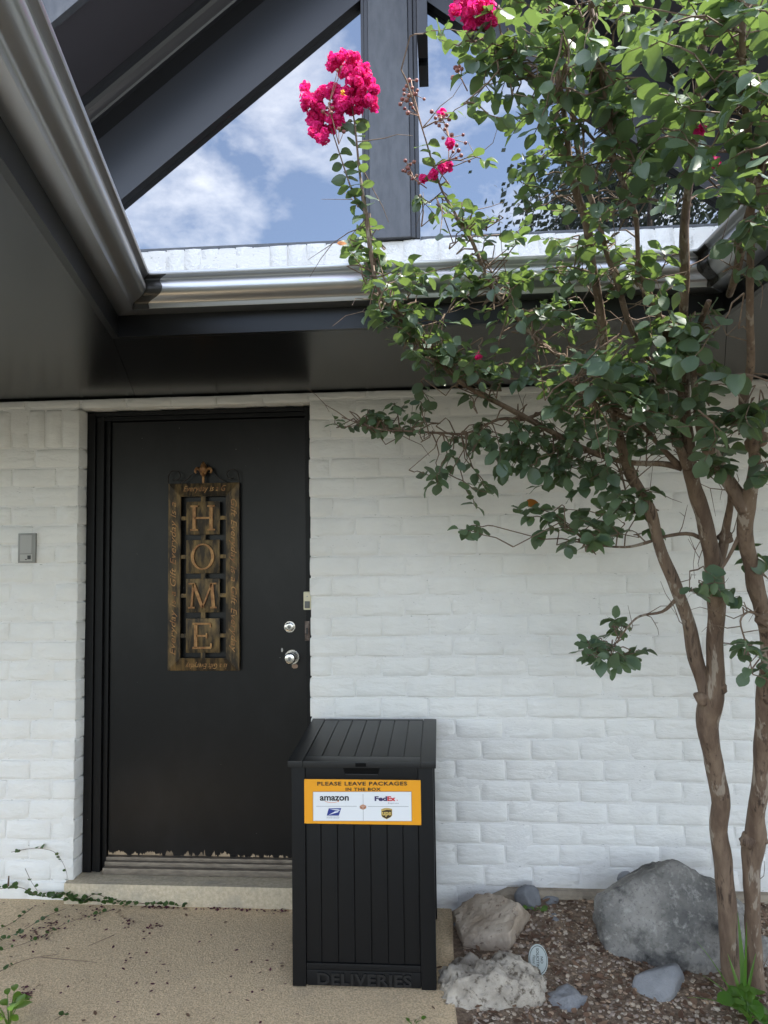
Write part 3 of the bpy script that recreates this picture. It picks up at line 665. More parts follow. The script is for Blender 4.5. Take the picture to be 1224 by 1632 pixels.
# handle recess: a flat near-black plate paints in its shade
m = MB(); h0 = fz(546, 1224); h1 = fz(606, 1234.5)
m.prism([(h0[0], yt-.0012, .8125), (h1[0], yt-.0012, .8125), (h1[0]-.008, yt-.0012, .788), (h0[0]+.008, yt-.0012, .788)], (0, .002, 0)); m.build('handle_recess_shade', DEEP, dbx)
m = MB(); m.box((h0[0]+.010, yt-.004, .784), (h1[0]-.010, yt, .788)); m.build('handle_lip', PLASTL, dbx, bevel=.001)
# lid, sloping up to the wall
lf, lb = by0-.016, by1+.012; lz0, lz1 = .838, .874
def lidz(y): return lz0+(lz1-lz0)*(y-lf)/(lb-lf)
def lidbox(x0, x1, y0, y1, top, th, name, par, bev=.003):
    m = MB(); t0, t1 = lidz(y0)+top, lidz(y1)+top
    m.add([(x0, y0, t0-th), (x1, y0, t0-th), (x1, y1, t1-th), (x0, y1, t1-th), (x0, y0, t0), (x1, y0, t0), (x1, y1, t1), (x0, y1, t1)], [(0,3,2,1),(4,5,6,7),(0,1,5,4),(1,2,6,5),(2,3,7,6),(3,0,4,7)])
    return m.build(name, PLASTL, par, bevel=bev, smooth=True)
LX0, LX1 = bx0-.011, bx1+.011
lid = lidbox(LX0+.004, LX1-.004, lf+.004, lb-.002, -.007, .016, 'lid', dbx)
lidbox(LX0, LX0+.056, lf, lb, 0, .024, 'lid_border', lid); lidbox(LX1-.056, LX1, lf, lb, 0, .024, 'lid_border', lid)
lidbox(LX0+.0575, LX1-.0575, lf+.0015, lf+.058, -.0008, .024, 'lid_border', lid); lidbox(LX0+.0575, LX1-.0575, lb-.024, lb, -.0008, .02, 'lid_border', lid)
n = 7; xs0, xs1 = LX0+.0575, LX1-.0575
for i in range(n):
    a = xs0+(xs1-xs0)*i/n; b = xs0+(xs1-xs0)*(i+1)/n
    lidbox(a+.0015, b-.0015, lf+.060, lb-.026, -.0012, .012, 'lid_slat', lid, .002)
m = MB(); a = fz(567, 1209); b = fz(584, 1218); m.box((a[0], lf-.0022, lz0-.019), (b[0], lf+.004, lz0-.006)); m.build('latch', DEEP, lid, bevel=.001)

# ---- orange sign plate on the box
pa_, pb_ = at(485, 1241.5, by0), at(671.5, 1314.5, by0)
SW, SH = pb_.x-pa_.x, pa_.z-pb_.z
def zq(zx, zy, d=0):   # sign coordinates taken on a 1087 x 415 grid
    u = (zx-28)/1087; v = (zy-120-(zx-28)*13/1087)/415
    return Vector((pa_.x+u*SW, by0-.0036-d, pa_.z-v*SH))
sp_ = thing('delivery_sign', 'orange and white parcel notice fixed to the front of the black box', 'sign', (pa_.x, by0, pb_.z))
m = MB(); m.box((pa_.x, by0-.0035, pb_.z), (pb_.x, by0+.002, pa_.z)); m.build('plate', ORANGE, sp_, bevel=.0008)
def flat(m, pts, d, mi=0): m.prism([zq(x, y, d) for x, y in pts], (0, .0003, 0), mi)
def rect(m, x0, y0, x1, y1, d): flat(m, [(x0, y0), (x1, y0), (x1, y1), (x0, y1)], d)
m = MB(); rect(m, 109, 236, 1030, 512, .0006); pn = m.build('white_panel', [GREYP], sp_)
m = MB(); rect(m, 113, 239.5, 1026, 508.5, .0010); m.build('white_face', [WHITEP], pn)
def txt(t_, x0, x1, y0, y1, mt, par, **k):
    m = MB(); put_text(m, t_, lambda u, v, d: zq(x0+u*(x1-x0), y1-v*(y1-y0), .0015), **k); return m.build('lettering', mt, par)
txt('PLEASE LEAVE PACKAGES', 152, 990, 143, 179, INK, sp_, bold=.025, space=1.12); txt('IN THE BOX', 418, 745, 199, 229, INK, sp_, bold=.025, space=1.15)
m = MB(); rect(m, 578, 258, 581, 355, .0013); rect(m, 578, 405, 581, 506, .0013); rect(m, 140, 371, 520, 374, .0013); rect(m, 625, 373, 1000, 376, .0013); m.build('rule', GREYP, pn)
txt('amazon', 175, 447, 277, 321, INK, pn, bold=.03)
m = MB(); K = 16
for i in range(K):
    def q(t): return 222+126*t, 324+13*math.sin(math.pi*t*.95)
    (xa1, ya1), (xb1, yb1) = q(i/K), q((i+1)/K); flat(m, [(xa1, ya1), (xb1, yb1), (xb1, yb1+3.5), (xa1, ya1+3.5)], .0013)
flat(m, [(338, 322), (354, 321), (350, 336), (346, 328)], .0013); m.build('logo', SMILE, pn)
txt('Fed', 687, 803, 279, 324, PURP, pn, bold=.045); txt('Ex', 805, 882, 279, 324, REDP, pn, bold=.045); txt('Express', 812, 910, 337, 352, GREYP, pn)
m = MB(); flat(m, [(896+5*math.cos(i), 316+5*math.sin(i)) for i in range(6)], .0013); m.build('logo', REDP, pn)
m = MB(); flat(m, [(548, 368), (578, 354), (608, 366), (578, 380)], .0014); m.build('logo', BOXP2, pn)
m = MB(); flat(m, [(548, 369), (577, 381), (577, 405), (548, 392)], .0014); flat(m, [(579, 381), (608, 367), (608, 391), (579, 405)], .0014); m.build('logo', BOXP, pn)
lg = MB(); flat(lg, [(258, 392), (375, 390), (352, 460), (238, 460)], .0013); lgo = lg.build('logo', NAVY, pn)
m = MB(); flat(m, [(262, 397), (345, 402), (368, 408), (352, 414), (330, 411)], .0017); flat(m, [(254, 455), (318, 420), (352, 418), (345, 428), (300, 440)], .0017); m.build('logo_mark', WHITEP, lgo)
txt('UNITED STATES', 238, 356, 468, 476, GREYP, pn); txt('POSTAL SERVICE', 240, 354, 478, 486, GREYP, pn)
def shield(m, s, d): flat(m, [(797+(x-797)*s, 445+(y-445)*s) for x, y in ((747, 400), (772, 391), (798, 388), (824, 391), (848, 398), (848, 455), (838, 472), (797, 494), (757, 474), (747, 458))], d)
m = MB(); shield(m, 1, .0013); lo = m.build('logo', GOLDP, pn)
m = MB(); shield(m, .91, .0016); m.build('logo_field', BROWNP, lo)
m = MB(); put_text(m, 'ups', lambda u, v, d: zq(755+u*84, 470-v*46, .0020), bold=.04); m.build('lettering', GOLDP, lo)
m = MB(); flat(m, [(752, 404), (798, 393), (843, 402), (843, 409), (798, 404), (752, 418)], .0018); m.build('logo_mark', GOLDP, lo)

# ------------------------------------------------------------------ rocks
def rock(name, label, cat, px, py, Yc, rx_, ry_, rz_, mt, seed, sub=4, ang=.35, lump=.22, fine=.05, rot=0, sink=.25, planes=7, tilt=0, group=None):
    """stone: an icosphere cut by random planes, then noise-displaced; rests in the soil"""
    bm = bmesh.new(); bmesh.ops.create_icosphere(bm, subdivisions=sub, radius=1); rnd = random.Random(seed)
    pl = []
    for i in range(planes):
        d = Vector((rnd.gauss(0, 1), rnd.gauss(0, 1), rnd.gauss(.2, .8))).normalized(); pl.append((d, rnd.uniform(1-ang, 1-ang*.3)))
    o = Vector((seed*1.7, seed*.3, 0))
    for v in bm.verts:
        p = v.co.copy(); r = 1.0
        for d, k in pl:
            c = p.dot(d)
            if c > 0: r = min(r, k/c) if c*r > k else r
        p *= 1+lump*noise.noise(o+p*1.6)+lump*.45*noise.noise(o+p*3.7); q = p.copy()
        for d, k in pl:
            c = q.dot(d)
            if c > k: q -= d*((c-k)*.93)
        p = q; p *= 1+fine*noise.noise(o+p*9)+fine*.6*noise.noise(o+p*21)
        v.co = Vector((p.x*rx_, p.y*ry_, p.z*rz_))
    me = bpy.data.meshes.new(name); bm.to_mesh(me); bm.free(); me.materials.append(mt)
    for p in me.polygons: p.use_smooth = True
    c = at(px, py, Yc); ob = link(name, me, None, loc=c); ob.rotation_euler = (0, tilt, rot); return tag(ob, label, cat, group)
G = 'stones edging the planting bed'
rock('boulder', 'huge grey weathered boulder against the white wall behind the tree', 'boulder', 1071, 1478, -.25, .335, .21, .235, GRAN, 11, 5, .26, .18, .022, rot=.15, tilt=.30, planes=9)
rock('limestone_rock', 'tan creased limestone rock nearest the white wall and the black box', 'rock', 793, 1486, -.17, .235, .17, .185, LIME, 5, 5, .5, .20, .055, rot=.3, tilt=-.25, planes=13, group=G)
rock('limestone_rock', 'pitted whitish limestone rock at the bottom edge below the plaque', 'rock', 797, 1612, -.55, .235, .16, .18, LIME2, 23, 5, .3, .30, .10, rot=.1, group=G)
rock('limestone_rock', 'knobbly pale rock lump leaning on the left end of the pitted rock', 'rock', 745, 1565, -.44, .085, .07, .085, LIME2, 29, 4, .3, .4, .14, group=G)
rock('grey_stone', 'angular blue grey stone standing alone on the mulch before the boulder', 'rock', 1051, 1588, -.54, .105, .085, .13, SLATE, 41, 4, .5, .06, .015, rot=.5, planes=8, tilt=.5, group=G)
rock('grey_stone', 'smooth grey stone cut off by the bottom edge of the picture', 'rock', 908, 1622, -.60, .105, .085, .095, SLATE, 47, 4, .3, .2, .03, group=G)
rock('grey_stone', 'small dark block between the white wall and the big boulder', 'rock', 1000, 1400, -.04, .045, .03, .03, SLATE, 53, 3, .5, .05, .01, group=G)
for i, (x, y, Y, a, b, c, lb_) in enumerate([
    (843, 1432, -.07, .045, .03, .036, 'dark upright slate shard leaning on the footing above the tan rock'),
    (881, 1463, -.14, .055, .035, .012, 'flat grey slate lying on the mulch right of the tan rock'),
    (911, 1480, -.19, .022, .016, .012, 'pale little stone lying alone on the mulch between boulder and tan rock'),
    (880, 1436, -.06, .035, .02, .012, 'thin dark slate sliver lying at the foot of the footing'),
    (736, 1468, -.12, .03, .025, .022, 'blue grey chip wedged between the tan rock and the walkway'),
    (835, 1515, -.32, .018, .014, .012, 'tiny grey pebble just above the oval plaque'),
    (772, 1556, -.42, .026, .02, .014, 'grey chip in the gap above the pitted rock'),
    (798, 1562, -.44, .022, .018, .012, 'dark chip next to a sprout above the pitted rock'),
    (850, 1628, -.62, .05, .035, .022, 'dark slate piece at the bottom edge between two larger stones'),
    (1105, 1568, -.42, .024, .018, .012, 'small dark chip under the right end of the boulder'),
    (1005, 1447, -.20, .03, .02, .012, 'broken buff chip at the left foot of the boulder'),
    (727, 1545, -.33, .016, .014, .012, 'small grey chip on the walkway edge by the rocks')]):
    rock('slate_chip', lb_, 'stone', x, y, Y, a*1.45, b*1.4, c*1.45, SLATE if i not in (10,) else LIME, 60+i, 3, .6, .12, .03, rot=i, group='loose slate chips in the planting bed', planes=6)
# right of the trunks: another stone at the frame edge
rock('grey_stone', 'grey stone at the right edge behind the tree trunks', 'rock', 1216, 1530, -.36, .07, .06, .09, GRAN, 77, 4, .3, .15, .03, group=G)

# plaque
pc_ = atz(857, 1530, .085)
pq = thing('plaque', 'small oval grey plaque with engraved no soliciting lettering tipped on its side', 'plaque', pc_)
ax = (at(857, 1530, pc_.y)-at(858, 1530, pc_.y)).normalized()
vx = Vector((1, .12, 0)).normalized(); tilt = Vector((.05, .55, .83)).normalized(); vx = (vx-tilt*vx.dot(tilt)).normalized()
nrm = vx.cross(tilt); 
a_r, b_r = .036, .051
def pp(u, v, d=0): return pc_+vx*u+tilt*v+nrm*d
m = MB(); K = 32
for R_, d0, d1, nm, mt in ((1, 0, .010, 'disc', PLAQ),):
    m.prism([pp(a_r*R_*math.cos(2*math.pi*i/K), b_r*R_*math.sin(2*math.pi*i/K), d1) for i in range(K)], nrm*(d0-d1)); dsc_ = m.build(nm, mt, pq, bevel=.0015)
m = MB()
for i in range(K):
    def e(r, i): return pp(a_r*r*math.cos(2*math.pi*i/K), b_r*r*math.sin(2*math.pi*i/K), .0108)
    m.prism([e(.9, i), e(.9, i+1), e(.85, i+1), e(.85, i)], nrm*-.002)
m.build('rim_line', PLAQT, dsc_)
m = MB()   # reading direction runs downwards, first line on the right
put_text(m, 'NO', lambda u, v, d: pp(.0085+v*.0095, .011-u*.022, .0108), bold=.02)
put_text(m, 'SOLICITING', lambda u, v, d: pp(-.007+v*.010, .037-u*.074, .0108), bold=.02)
put_text(m, 'Please', lambda u, v, d: pp(-.021+v*.0105, .014-u*.028, .0108), shear=.4)
m.build('lettering', PLAQT, dsc_)

# ------------------------------------------------------------------ pebbles and litter
def icos(): 
    bm = bmesh.new(); bmesh.ops.create_icosphere(bm, subdivisions=1, radius=1); v = [x.co.copy() for x in bm.verts]; f = [tuple(q.index for q in p.verts) for p in bm.faces]; bm.free(); return v, f
IV, IF = icos(); rnd = random.Random(3)
m = MB()
for i in range(11000):
    x = .66+abs(rnd.random())**1.0*1.9; y = -.95+rnd.random()*.92; 
    if rnd.random() < .35*max(0, noise.noise(Vector((x*3, y*3, 9)))+.5): continue
    r = rnd.choice((.0024, .003, .004, .005, .0065, .008))*rnd.uniform(.8, 1.2); R3 = Matrix.Rotation(rnd.random()*6.3, 3, 'Z')@Matrix.Rotation(rnd.uniform(-.6, .6), 3, 'X'); S3 = Vector((r*rnd.uniform(.9, 1.7), r, r*.6))
    c = Vector((x, y, soil_z(x, y)+r*.25)); m.add([c+R3@Vector((v.x*S3.x, v.y*S3.y, v.z*S3.z)) for v in IV], IF)
tag(m.build('gravel', PEB), 'tan pea gravel scattered over the planting bed', kind='stuff')
def curl_leaf(m, c, L_, wd, rz, rnd, lift=.004, up=None):
    R3 = Matrix.Rotation(rz, 3, 'Z')@Matrix.Rotation(rnd.uniform(-.35, .35), 3, 'Y')@Matrix.Rotation(rnd.uniform(-.4, .4), 3, 'X')
    prof = [(0, .05), (.2, .38), (.45, .5), (.72, .4), (1, .04)]; vs = []; cu = rnd.uniform(-.1, .35)
    for t, hw in prof:
        for s_ in (-1, 0, 1): vs.append(c+R3@Vector(((t-.5)*L_, s_*hw*wd, lift+cu*L_*(t-.5)**2+abs(s_)*hw*wd*cu*.9)))
    m.add(vs, [(i*3+j, i*3+j+1, (i+1)*3+j+1, (i+1)*3+j) for i in range(4) for j in (0, 1)])
m = MB(); rnd = random.Random(8)
for i in range(1100):
    x = .68+rnd.random()*1.5; y = -.03-rnd.random()**1.3*.8
    if rnd.random() > .35+.9*max(0, noise.noise(Vector((x*3.3, y*3.3, 4)))+.25): continue
    curl_leaf(m, Vector((x, y, soil_z(x, y)+.004)), rnd.uniform(.018, .05), rnd.uniform(.010, .024), rnd.random()*6.3, rnd)
tag(m.build('leaf_litter', DRY, smooth='all'), 'brown dry leaves scattered over the mulch', kind='stuff')
m = MB()
for i in range(60):
    x = .7+rnd.random()*1.4; y = -.1-rnd.random()*.65; th = rnd.random()*3.1; L_ = rnd.uniform(.03, .11); z = soil_z(x, y)+.006
    m.tube([(x, y, z), (x+L_*.5*math.cos(th), y+L_*.5*math.sin(th), z+rnd.uniform(0, .008)), (x+L_*math.cos(th+.2), y+L_*math.sin(th+.2), z)], [.0016, .0014, .0008], 5)
tag(m.build('fallen_twigs', TWIG), 'fallen twigs on the mulch', kind='stuff')
# fallen petals on the walkway
m = MB(); rnd = random.Random(21)
def petals(px, py, sx, sy, n):
    for i in range(n):
        p = atz(px+rnd.gauss(0, sx), py+rnd.gauss(0, sy), .03)
        if p.y > -.04: p.y = -.04-rnd.random()*.02
        if p.x > .6 : continue
        z = walk_z(p.y); curl_leaf(m, Vector((p.x, p.y, z+.002)), rnd.uniform(.008, .018), rnd.uniform(.006, .012), rnd.random()*6.3, rnd, .001)
for a in ((260, 1447, 24, 3, 34), (370, 1452, 55, 4, 40), (455, 1456, 14, 3, 12), (60, 1488, 18, 8, 40), (85, 1478, 10, 5, 24), (205, 1472, 6, 4, 14), (232, 1483, 6, 3, 9), (249, 1478, 4, 2, 5), (140, 1462, 25, 8, 25), (43, 1576, 5, 6, 20), (220, 1500, 140, 40, 42), (250, 1570, 140, 40, 26), (430, 1540, 25, 30, 8)): petals(*a)
tag(m.build('fallen_petals', DPETAL), 'dark crimson fallen petals on the walkway by the step', kind='stuff')
m = MB()
for px, py in ((188, 1459), (297, 1463), (360, 1474), (40, 1495), (8, 1480), (108, 1512), (17, 1524), (132, 1558), (310, 1448), (450, 1538), (152, 1606), (134, 1617), (62, 1566), (300, 1610), (700, 1540), (690, 1600)):
    p = atz(px, py, walk_z(-.3)); curl_leaf(m, Vector((p.x, p.y, walk_z(p.y)+.002)), rnd.uniform(.018, .028), .011, rnd.random()*6.3, rnd, .002)
tag(m.build('leaf_litter', DRY, smooth='all'), 'small dry leaves on the walkway', kind='stuff')

# ------------------------------------------------------------------ leaves
def leaf_mesh(seed, mt, name='leaf', ln=1., wd=.73):
    r = random.Random(seed); vs = []; fold = r.uniform(-.15, .75); cu = r.uniform(-.2, .8); tw = r.uniform(-.55, .55); side = r.uniform(-.12, .12)
    prof = [(.0, .03), (.07, .10), (.22, .37), (.42, .49), (.62, .50), (.82, .36), (.94, .16), (1.0, .02)]
    for t, hw in prof:
        for s_ in (-1, 0, 1):
            x = t*ln; y = s_*hw*wd+side*t*t; z = -cu*t*t*.5+fold*abs(s_)*hw*wd+tw*s_*hw*t*.5+.03*math.sin(t*9+s_*2+seed)*abs(s_)
            vs.append(Vector((x, y, z)))
    n = len(prof); m = MB(); m.add(vs, [(i*3+j, i*3+j+1, (i+1)*3+j+1, (i+1)*3+j) for i in range(n-1) for j in (0, 1)]); return m
LV = [leaf_mesh(i+1, LEAF) for i in range(10)]
LME = [l_.mesh('leaf', LEAF, smooth='all') for l_ in LV]
def leaf_matrix(p, d, up, size):
    d = d.normalized(); up = (up-d*up.dot(d)); up = up.normalized() if up.length > 1e-4 else d.orthogonal().normalized()
    y = up.cross(d); m_ = Matrix((d*size, y*size, up*size)).transposed().to_4x4(); m_.translation = p; return m_

# ------------------------------------------------------------------ crape myrtle
tb = at(1172, 1596, -.535); tb.z = soil_z(tb.x, tb.y)
tree = thing('crape_myrtle', 'multi stemmed crape myrtle with bright pink flowers beside the wall', 'tree', tb)
limb_pts = []
def limb(name, pts, sub=6, n=10, rough=.12, knots=()):
    P = []
    for x, y, Y, wpx in pts:
        p = at(x, y, Y); P.append((p, (wpx if (Y > -.79 or wpx < 9) and name == 'trunk' or wpx < 9 else wpx*.85)*(.92 if wpx > 12 else 1)/2*(p-CAM).dot(_f)/FPX))
    p, r = smooth_path(P, sub)
    for i in range(len(p)):
        p[i] = p[i]+Vector((noise.noise(p[i]*7), noise.noise(p[i]*7+Vector((9, 0, 0))), 0))*r[i]*.38; r[i] *= 1+.14*noise.noise(p[i]*13+Vector((0, 9, 0)))
        for kx, ky, kr in knots:
            pass
    m = MB(); m.tube(p, r, n, rough=rough, seed=len(limb_pts)*.01); limb_pts.extend(zip(p, r))
    return m.build(name, BARK, tree, smooth='all')
limb('trunk', [(1178, 1612, -.525, 52), (1172, 1575, -.53, 38), (1163, 1500, -.55, 31), (1154, 1400, -.58, 30), (1148, 1310, -.61, 30), (1142, 1230, -.65, 29), (1130, 1160, -.69, 36), (1129, 1110, -.72, 42), (1139, 1060, -.75, 31), (1140, 980, -.80, 33), (1136, 900, -.86, 38), (1123, 830, -.91, 31), (1105, 770, -.96, 29), (1095, 710, -1.01, 27), (1092, 650, -1.06, 22), (1092, 590, -1.12, 20), (1090, 520, -1.19, 19), (1090, 440, -1.26, 19), (1091, 370, -1.32, 18), (1098, 300, -1.38, 16), (1106, 230, -1.45, 15), (1116, 130, -1.53, 16), (1123, 40, -1.6, 14), (1128, -60, -1.68, 11)], 6, 14)
limb('trunk', [(1207, 1605, -.52, 42), (1205, 1560, -.525, 30), (1200, 1480, -.55, 26), (1198, 1400, -.58, 27), (1200, 1350, -.60, 35), (1204, 1325, -.62, 35), (1210, 1270, -.66, 29), (1217, 1200, -.71, 30), (1224, 1120, -.77, 32), (1226, 1040, -.83, 33), (1217, 975, -.89, 34), (1200, 920, -.94, 33), (1189, 860, -1.0, 31), (1190, 810, -1.05, 32), (1200, 760, -1.10, 24), (1203, 705, -1.17, 23), (1188, 672, -1.22, 20), (1186, 630, -1.27, 18), (1195, 585, -1.33, 16), (1196, 500, -1.43, 15), (1197, 420, -1.52, 15), (1197, 330, -1.62, 14), (1190, 200, -1.72, 15), (1185, 100, -1.79, 13), (1183, -40, -1.86, 11)], 6, 14)
limb('limb', [(1126, 1118, -.72, 34), (1112, 1060, -.73, 30), (1096, 990, -.75, 27), (1076, 930, -.78, 25), (1055, 880, -.80, 24), (1038, 820, -.83, 23), (1018, 780, -.86, 23), (1000, 745, -.90, 22), (988, 700, -.94, 20), (975, 645, -1.0, 18), (967, 590, -1.08, 17), (960, 530, -1.16, 17), (953, 470, -1.23, 17), (942, 410, -1.29, 18), (934, 355, -1.34, 17), (918, 310, -1.38, 17), (908, 260, -1.42, 13), (902, 200, -1.46, 11), (890, 120, -1.52, 9), (885, 20, -1.6, 7)], 5, 12)
limb('limb', [(1190, 815, -1.05, 34), (1165, 775, -1.05, 30), (1140, 735, -1.04, 32), (1120, 690, -1.06, 24), (1112, 640, -1.1, 18), (1105, 560, -1.2, 12), (1130, 480, -1.36, 10)], 5, 10)
limb('limb', [(1143, 900, -.86, 22), (1155, 855, -.88, 20), (1164, 800, -.95, 12), (1163, 765, -1.0, 11)], 4, 8)
limb('limb', [(1098, 745, -1.0, 24), (1078, 700, -1.04, 15), (1063, 650, -1.08, 13), (1040, 590, -1.14, 11), (1018, 545, -1.2, 12), (1000, 505, -1.26, 11), (985, 455, -1.3, 11), (968, 405, -1.34, 11), (950, 340, -1.38, 10), (932, 290, -1.42, 11), (918, 220, -1.46, 9), (905, 140, -1.5, 7), (900, 60, -1.56, 5)], 5, 9)
limb('limb', [(1094, 690, -1.04, 14), (1080, 600, -1.13, 12), (1058, 525, -1.25, 12), (1036, 470, -1.34, 11), (1018, 425, -1.4, 9), (1014, 350, -1.46, 8), (998, 300, -1.5, 8), (980, 256, -1.54, 8), (972, 200, -1.58, 8), (962, 140, -1.62, 8), (946, 60, -1.68, 7), (944, -10, -1.74, 6)], 5, 9)
limb('limb', [(1088, 745, -.98, 16), (1055, 739, -.96, 11), (993, 736, -.92, 10), (930, 715, -.88, 11), (870, 683, -.88, 10), (805, 648, -.93, 10), (743, 615, -.99, 9), (707, 583, -1.04, 9), (657, 527, -1.13, 8), (618, 488, -1.18, 8), (600, 450, -1.21, 7), (592, 405, -1.24, 8), (585, 350, -1.26, 8), (580, 325, -1.28, 7), (573, 270, -1.3, 4), (566, 200, -1.32, 3), (560, 165, -1.33, 2.5)], 5, 8, .05)
limb('limb', [(1000, 640, -1.03, 9), (945, 600, -1.1, 8), (879, 558, -1.16, 8), (843, 527, -1.19, 7), (807, 488, -1.22, 7), (782, 454, -1.24, 7), (765, 415, -1.27, 6.5), (752, 385, -1.29, 6), (728, 345, -1.31, 5), (705, 305, -1.33, 4), (690, 262, -1.34, 3), (676, 215, -1.36, 2.4), (660, 165, -1.37, 2)], 5, 8, .05)
limb('limb', [(1205, 720, -1.16, 20), (1198, 707, -1.15, 26), (1212, 690, -1.16, 12), (1222, 640, -1.2, 5)], 4, 9)
limb('limb', [(1162, 470, -1.3, 14), (1178, 420, -1.45, 16), (1186, 375, -1.55, 20), (1203, 310, -1.65, 18), (1226, 215, -1.75, 15), (1240, 120, -1.8, 12)], 4, 9)
limb('limb', [(880, 650, -.93, 5), (835, 668, -.86, 6), (795, 668, -.82, 5), (745, 690, -.76, 3.5), (705, 690, -.74, 3.5), (650, 687, -.72, 3), (600, 683, -.7, 2.4), (545, 665, -.68, 1.6)], 4, 6, .03)
limb('limb', [(1145, 880, -.86, 9), (1105, 852, -.84, 7), (1060, 855, -.8, 6), (1030, 865, -.78, 6), (995, 872, -.76, 4), (940, 868, -.75, 3)], 4, 6, .03)
limb('limb', [(1076, 957, -.78, 7), (1055, 975, -.75, 5), (1020, 982, -.73, 4), (1000, 1000, -.72, 3), (975, 1035, -.71, 2)], 4, 6, .03)
limb('limb', [(1085, 745, -.98, 16), (1050, 710, -1.02, 9), (1025, 680, -1.08, 8), (985, 660, -1.15, 8), (950, 645, -1.22, 8), (925, 620, -1.28, 6), (905, 605, -1.3, 4)], 4, 7, .05)
limb('limb', [(976, 258, -1.54, 6), (940, 215, -1.56, 5), (900, 170, -1.6, 5), (860, 130, -1.64, 4.5), (820, 100, -1.68, 4), (780, 60, -1.72, 3), (770, 35, -1.74, 2.5)], 4, 7, .05)
limb('limb', [(1180, 850, -1.0, 7), (1165, 880, -.99, 6), (1150, 905, -.98, 5), (1130, 925, -.98, 3), (1122, 945, -.98, 2)], 4, 6, .03)
limb('limb', [(1215, 985, -.9, 6), (1195, 975, -.92, 4), (1180, 990, -.94, 3), (1190, 1030, -.95, 2.4), (1200, 1075, -.96, 2)], 4, 6, .03)
for (x, y, Y, r) in ((1147, 1095, -.75, 11), (1119, 1112, -.735, 12), (1193, 1340, -.62, 13), (1211, 1335, -.62, 12), (1156, 856, -.88, 11), (1211, 700, -1.17, 13), (1226, 1110, -.79, 14), (1222, 985, -.9, 15)):
    p = at(x, y, Y); rr = r*(p-CAM).dot(_f)/FPX; bm = bmesh.new(); bmesh.ops.create_icosphere(bm, subdivisions=3, radius=rr)
    for v in bm.verts: v.co *= 1+.35*noise.noise(v.co/rr*1.6+Vector((x, y, 0)))
    m = MB(); m.add([v.co+p for v in bm.verts], [tuple(q.index for q in f.verts) for f in bm.faces]); bm.free(); m.build('knot', BARK, tree, smooth='all')

twigs = MB(); leaves = []     # leaves: (matrix, screen size)
rnd = random.Random(17)
LP = [p for p, r in limb_pts]
def nearest(p, up=True):
    best = None; bd = 9
    for q in LP:
        d = (q-p).length+ (.35*max(0, q.z-p.z))
        if d < bd: bd = d; best = q
    return best
def add_leaf(p, d, size, flat_=.7):
    up = Vector((rnd.gauss(0, .42), rnd.gauss(-.12, .42), flat_+rnd.random()*.4))
    leaves.append((leaf_matrix(p, d, up, size), size, p))
def sprig(a, b, n, size, droop=.15, start=.35, tw=.0016):
    mid = (a+b)/2+Vector((rnd.gauss(0, .03), rnd.gauss(0, .03), rnd.gauss(.02, .03)))
    pts = []
    for i in range(7):
        t = i/6; pts.append(a*(1-t)**2+mid*2*t*(1-t)+b*t*t+Vector((rnd.gauss(0, .004), rnd.gauss(0, .004), rnd.gauss(0, .004)))*(t > 0))
    twigs.tube(pts, [tw*(1.5-.9*i/6) for i in range(7)], 4, cap=False)
    for k in range(n):
        t = start+(1-start)*(k+.5)/n; i = min(5, int(t*6)); f = t*6-i; p = pts[i].lerp(pts[i+1], f); d = (pts[i+1]-pts[i]).normalized()
        s_ = 1 if k % 2 else -1; side = d.cross(Vector((0, 0, 1)));  side = side.normalized() if side.length > .05 else Vector((1, 0, 0))
        q = d*rnd.uniform(.1, .7)+side*s_*rnd.uniform(.5, 1.1)+Vector((0, 0, rnd.gauss(-droop, .3)))
        add_leaf(p, q, size*rnd.uniform(.65, 1.15))
    add_leaf(pts[-1], (pts[-1]-pts[-2]), size*rnd.uniform(.7, 1.1))
def blob(px, py, rx_, ry_, n, Y, size=.05, per=6, dY=.10, ext=None):
    """n leaves as short sprigs inside an upright ellipse seen round (px, py) at depth Y"""
    for k in range(max(1, round(n/per))):
        th = rnd.random()*6.28; r = math.sqrt(rnd.random()); y_ = Y+rnd.gauss(0, dY)
        b = at(px+rx_*r*math.cos(th), py+ry_*r*math.sin(th), y_)
        src = nearest(b); v = b-src
        L_ = min(v.length, rnd.uniform(.10, .20)); v = v.normalized() if v.length > .01 else Vector((0, 0, 1))
        a = b-(v+Vector((rnd.gauss(0, .5), rnd.gauss(0, .5), rnd.gauss(-.1, .4)))).normalized()*L_
        if (a-src).length < .45:      # wire the sprig to its limb
            md = (a+src)/2+Vector((rnd.gauss(0, .03), rnd.gauss(0, .03), rnd.gauss(.0, .03)))
            twigs.tube([src, src.lerp(md, .6)+Vector((0, 0, .01)), md, a], [.0026, .0023, .002, .0018], 4, cap=False)
        sprig(a, b, per-1, size)
def along(pts, n, size, both=True):     # leaf pairs along a stem given in pixels
    P = [(at(x, y, Y), .001) for x, y, Y in pts]; p, _ = smooth_path(P, 6); m_ = len(p)
    for k in range(n):
        t = (k+.5)/n*(m_-1); i = min(m_-2, int(t)); q = p[i].lerp(p[i+1], t-i); d = (p[i+1]-p[i]).normalized()
        for s_ in ((-1, 1) if both else (rnd.choice((-1, 1)),)):
            a = rnd.uniform(-.9, .9); v = d*rnd.uniform(.0, .5)+Vector((s_*math.cos(a), math.sin(a), rnd.uniform(-.25, .3))); add_leaf(q, v, size*rnd.uniform(.7, 1.15), .5)
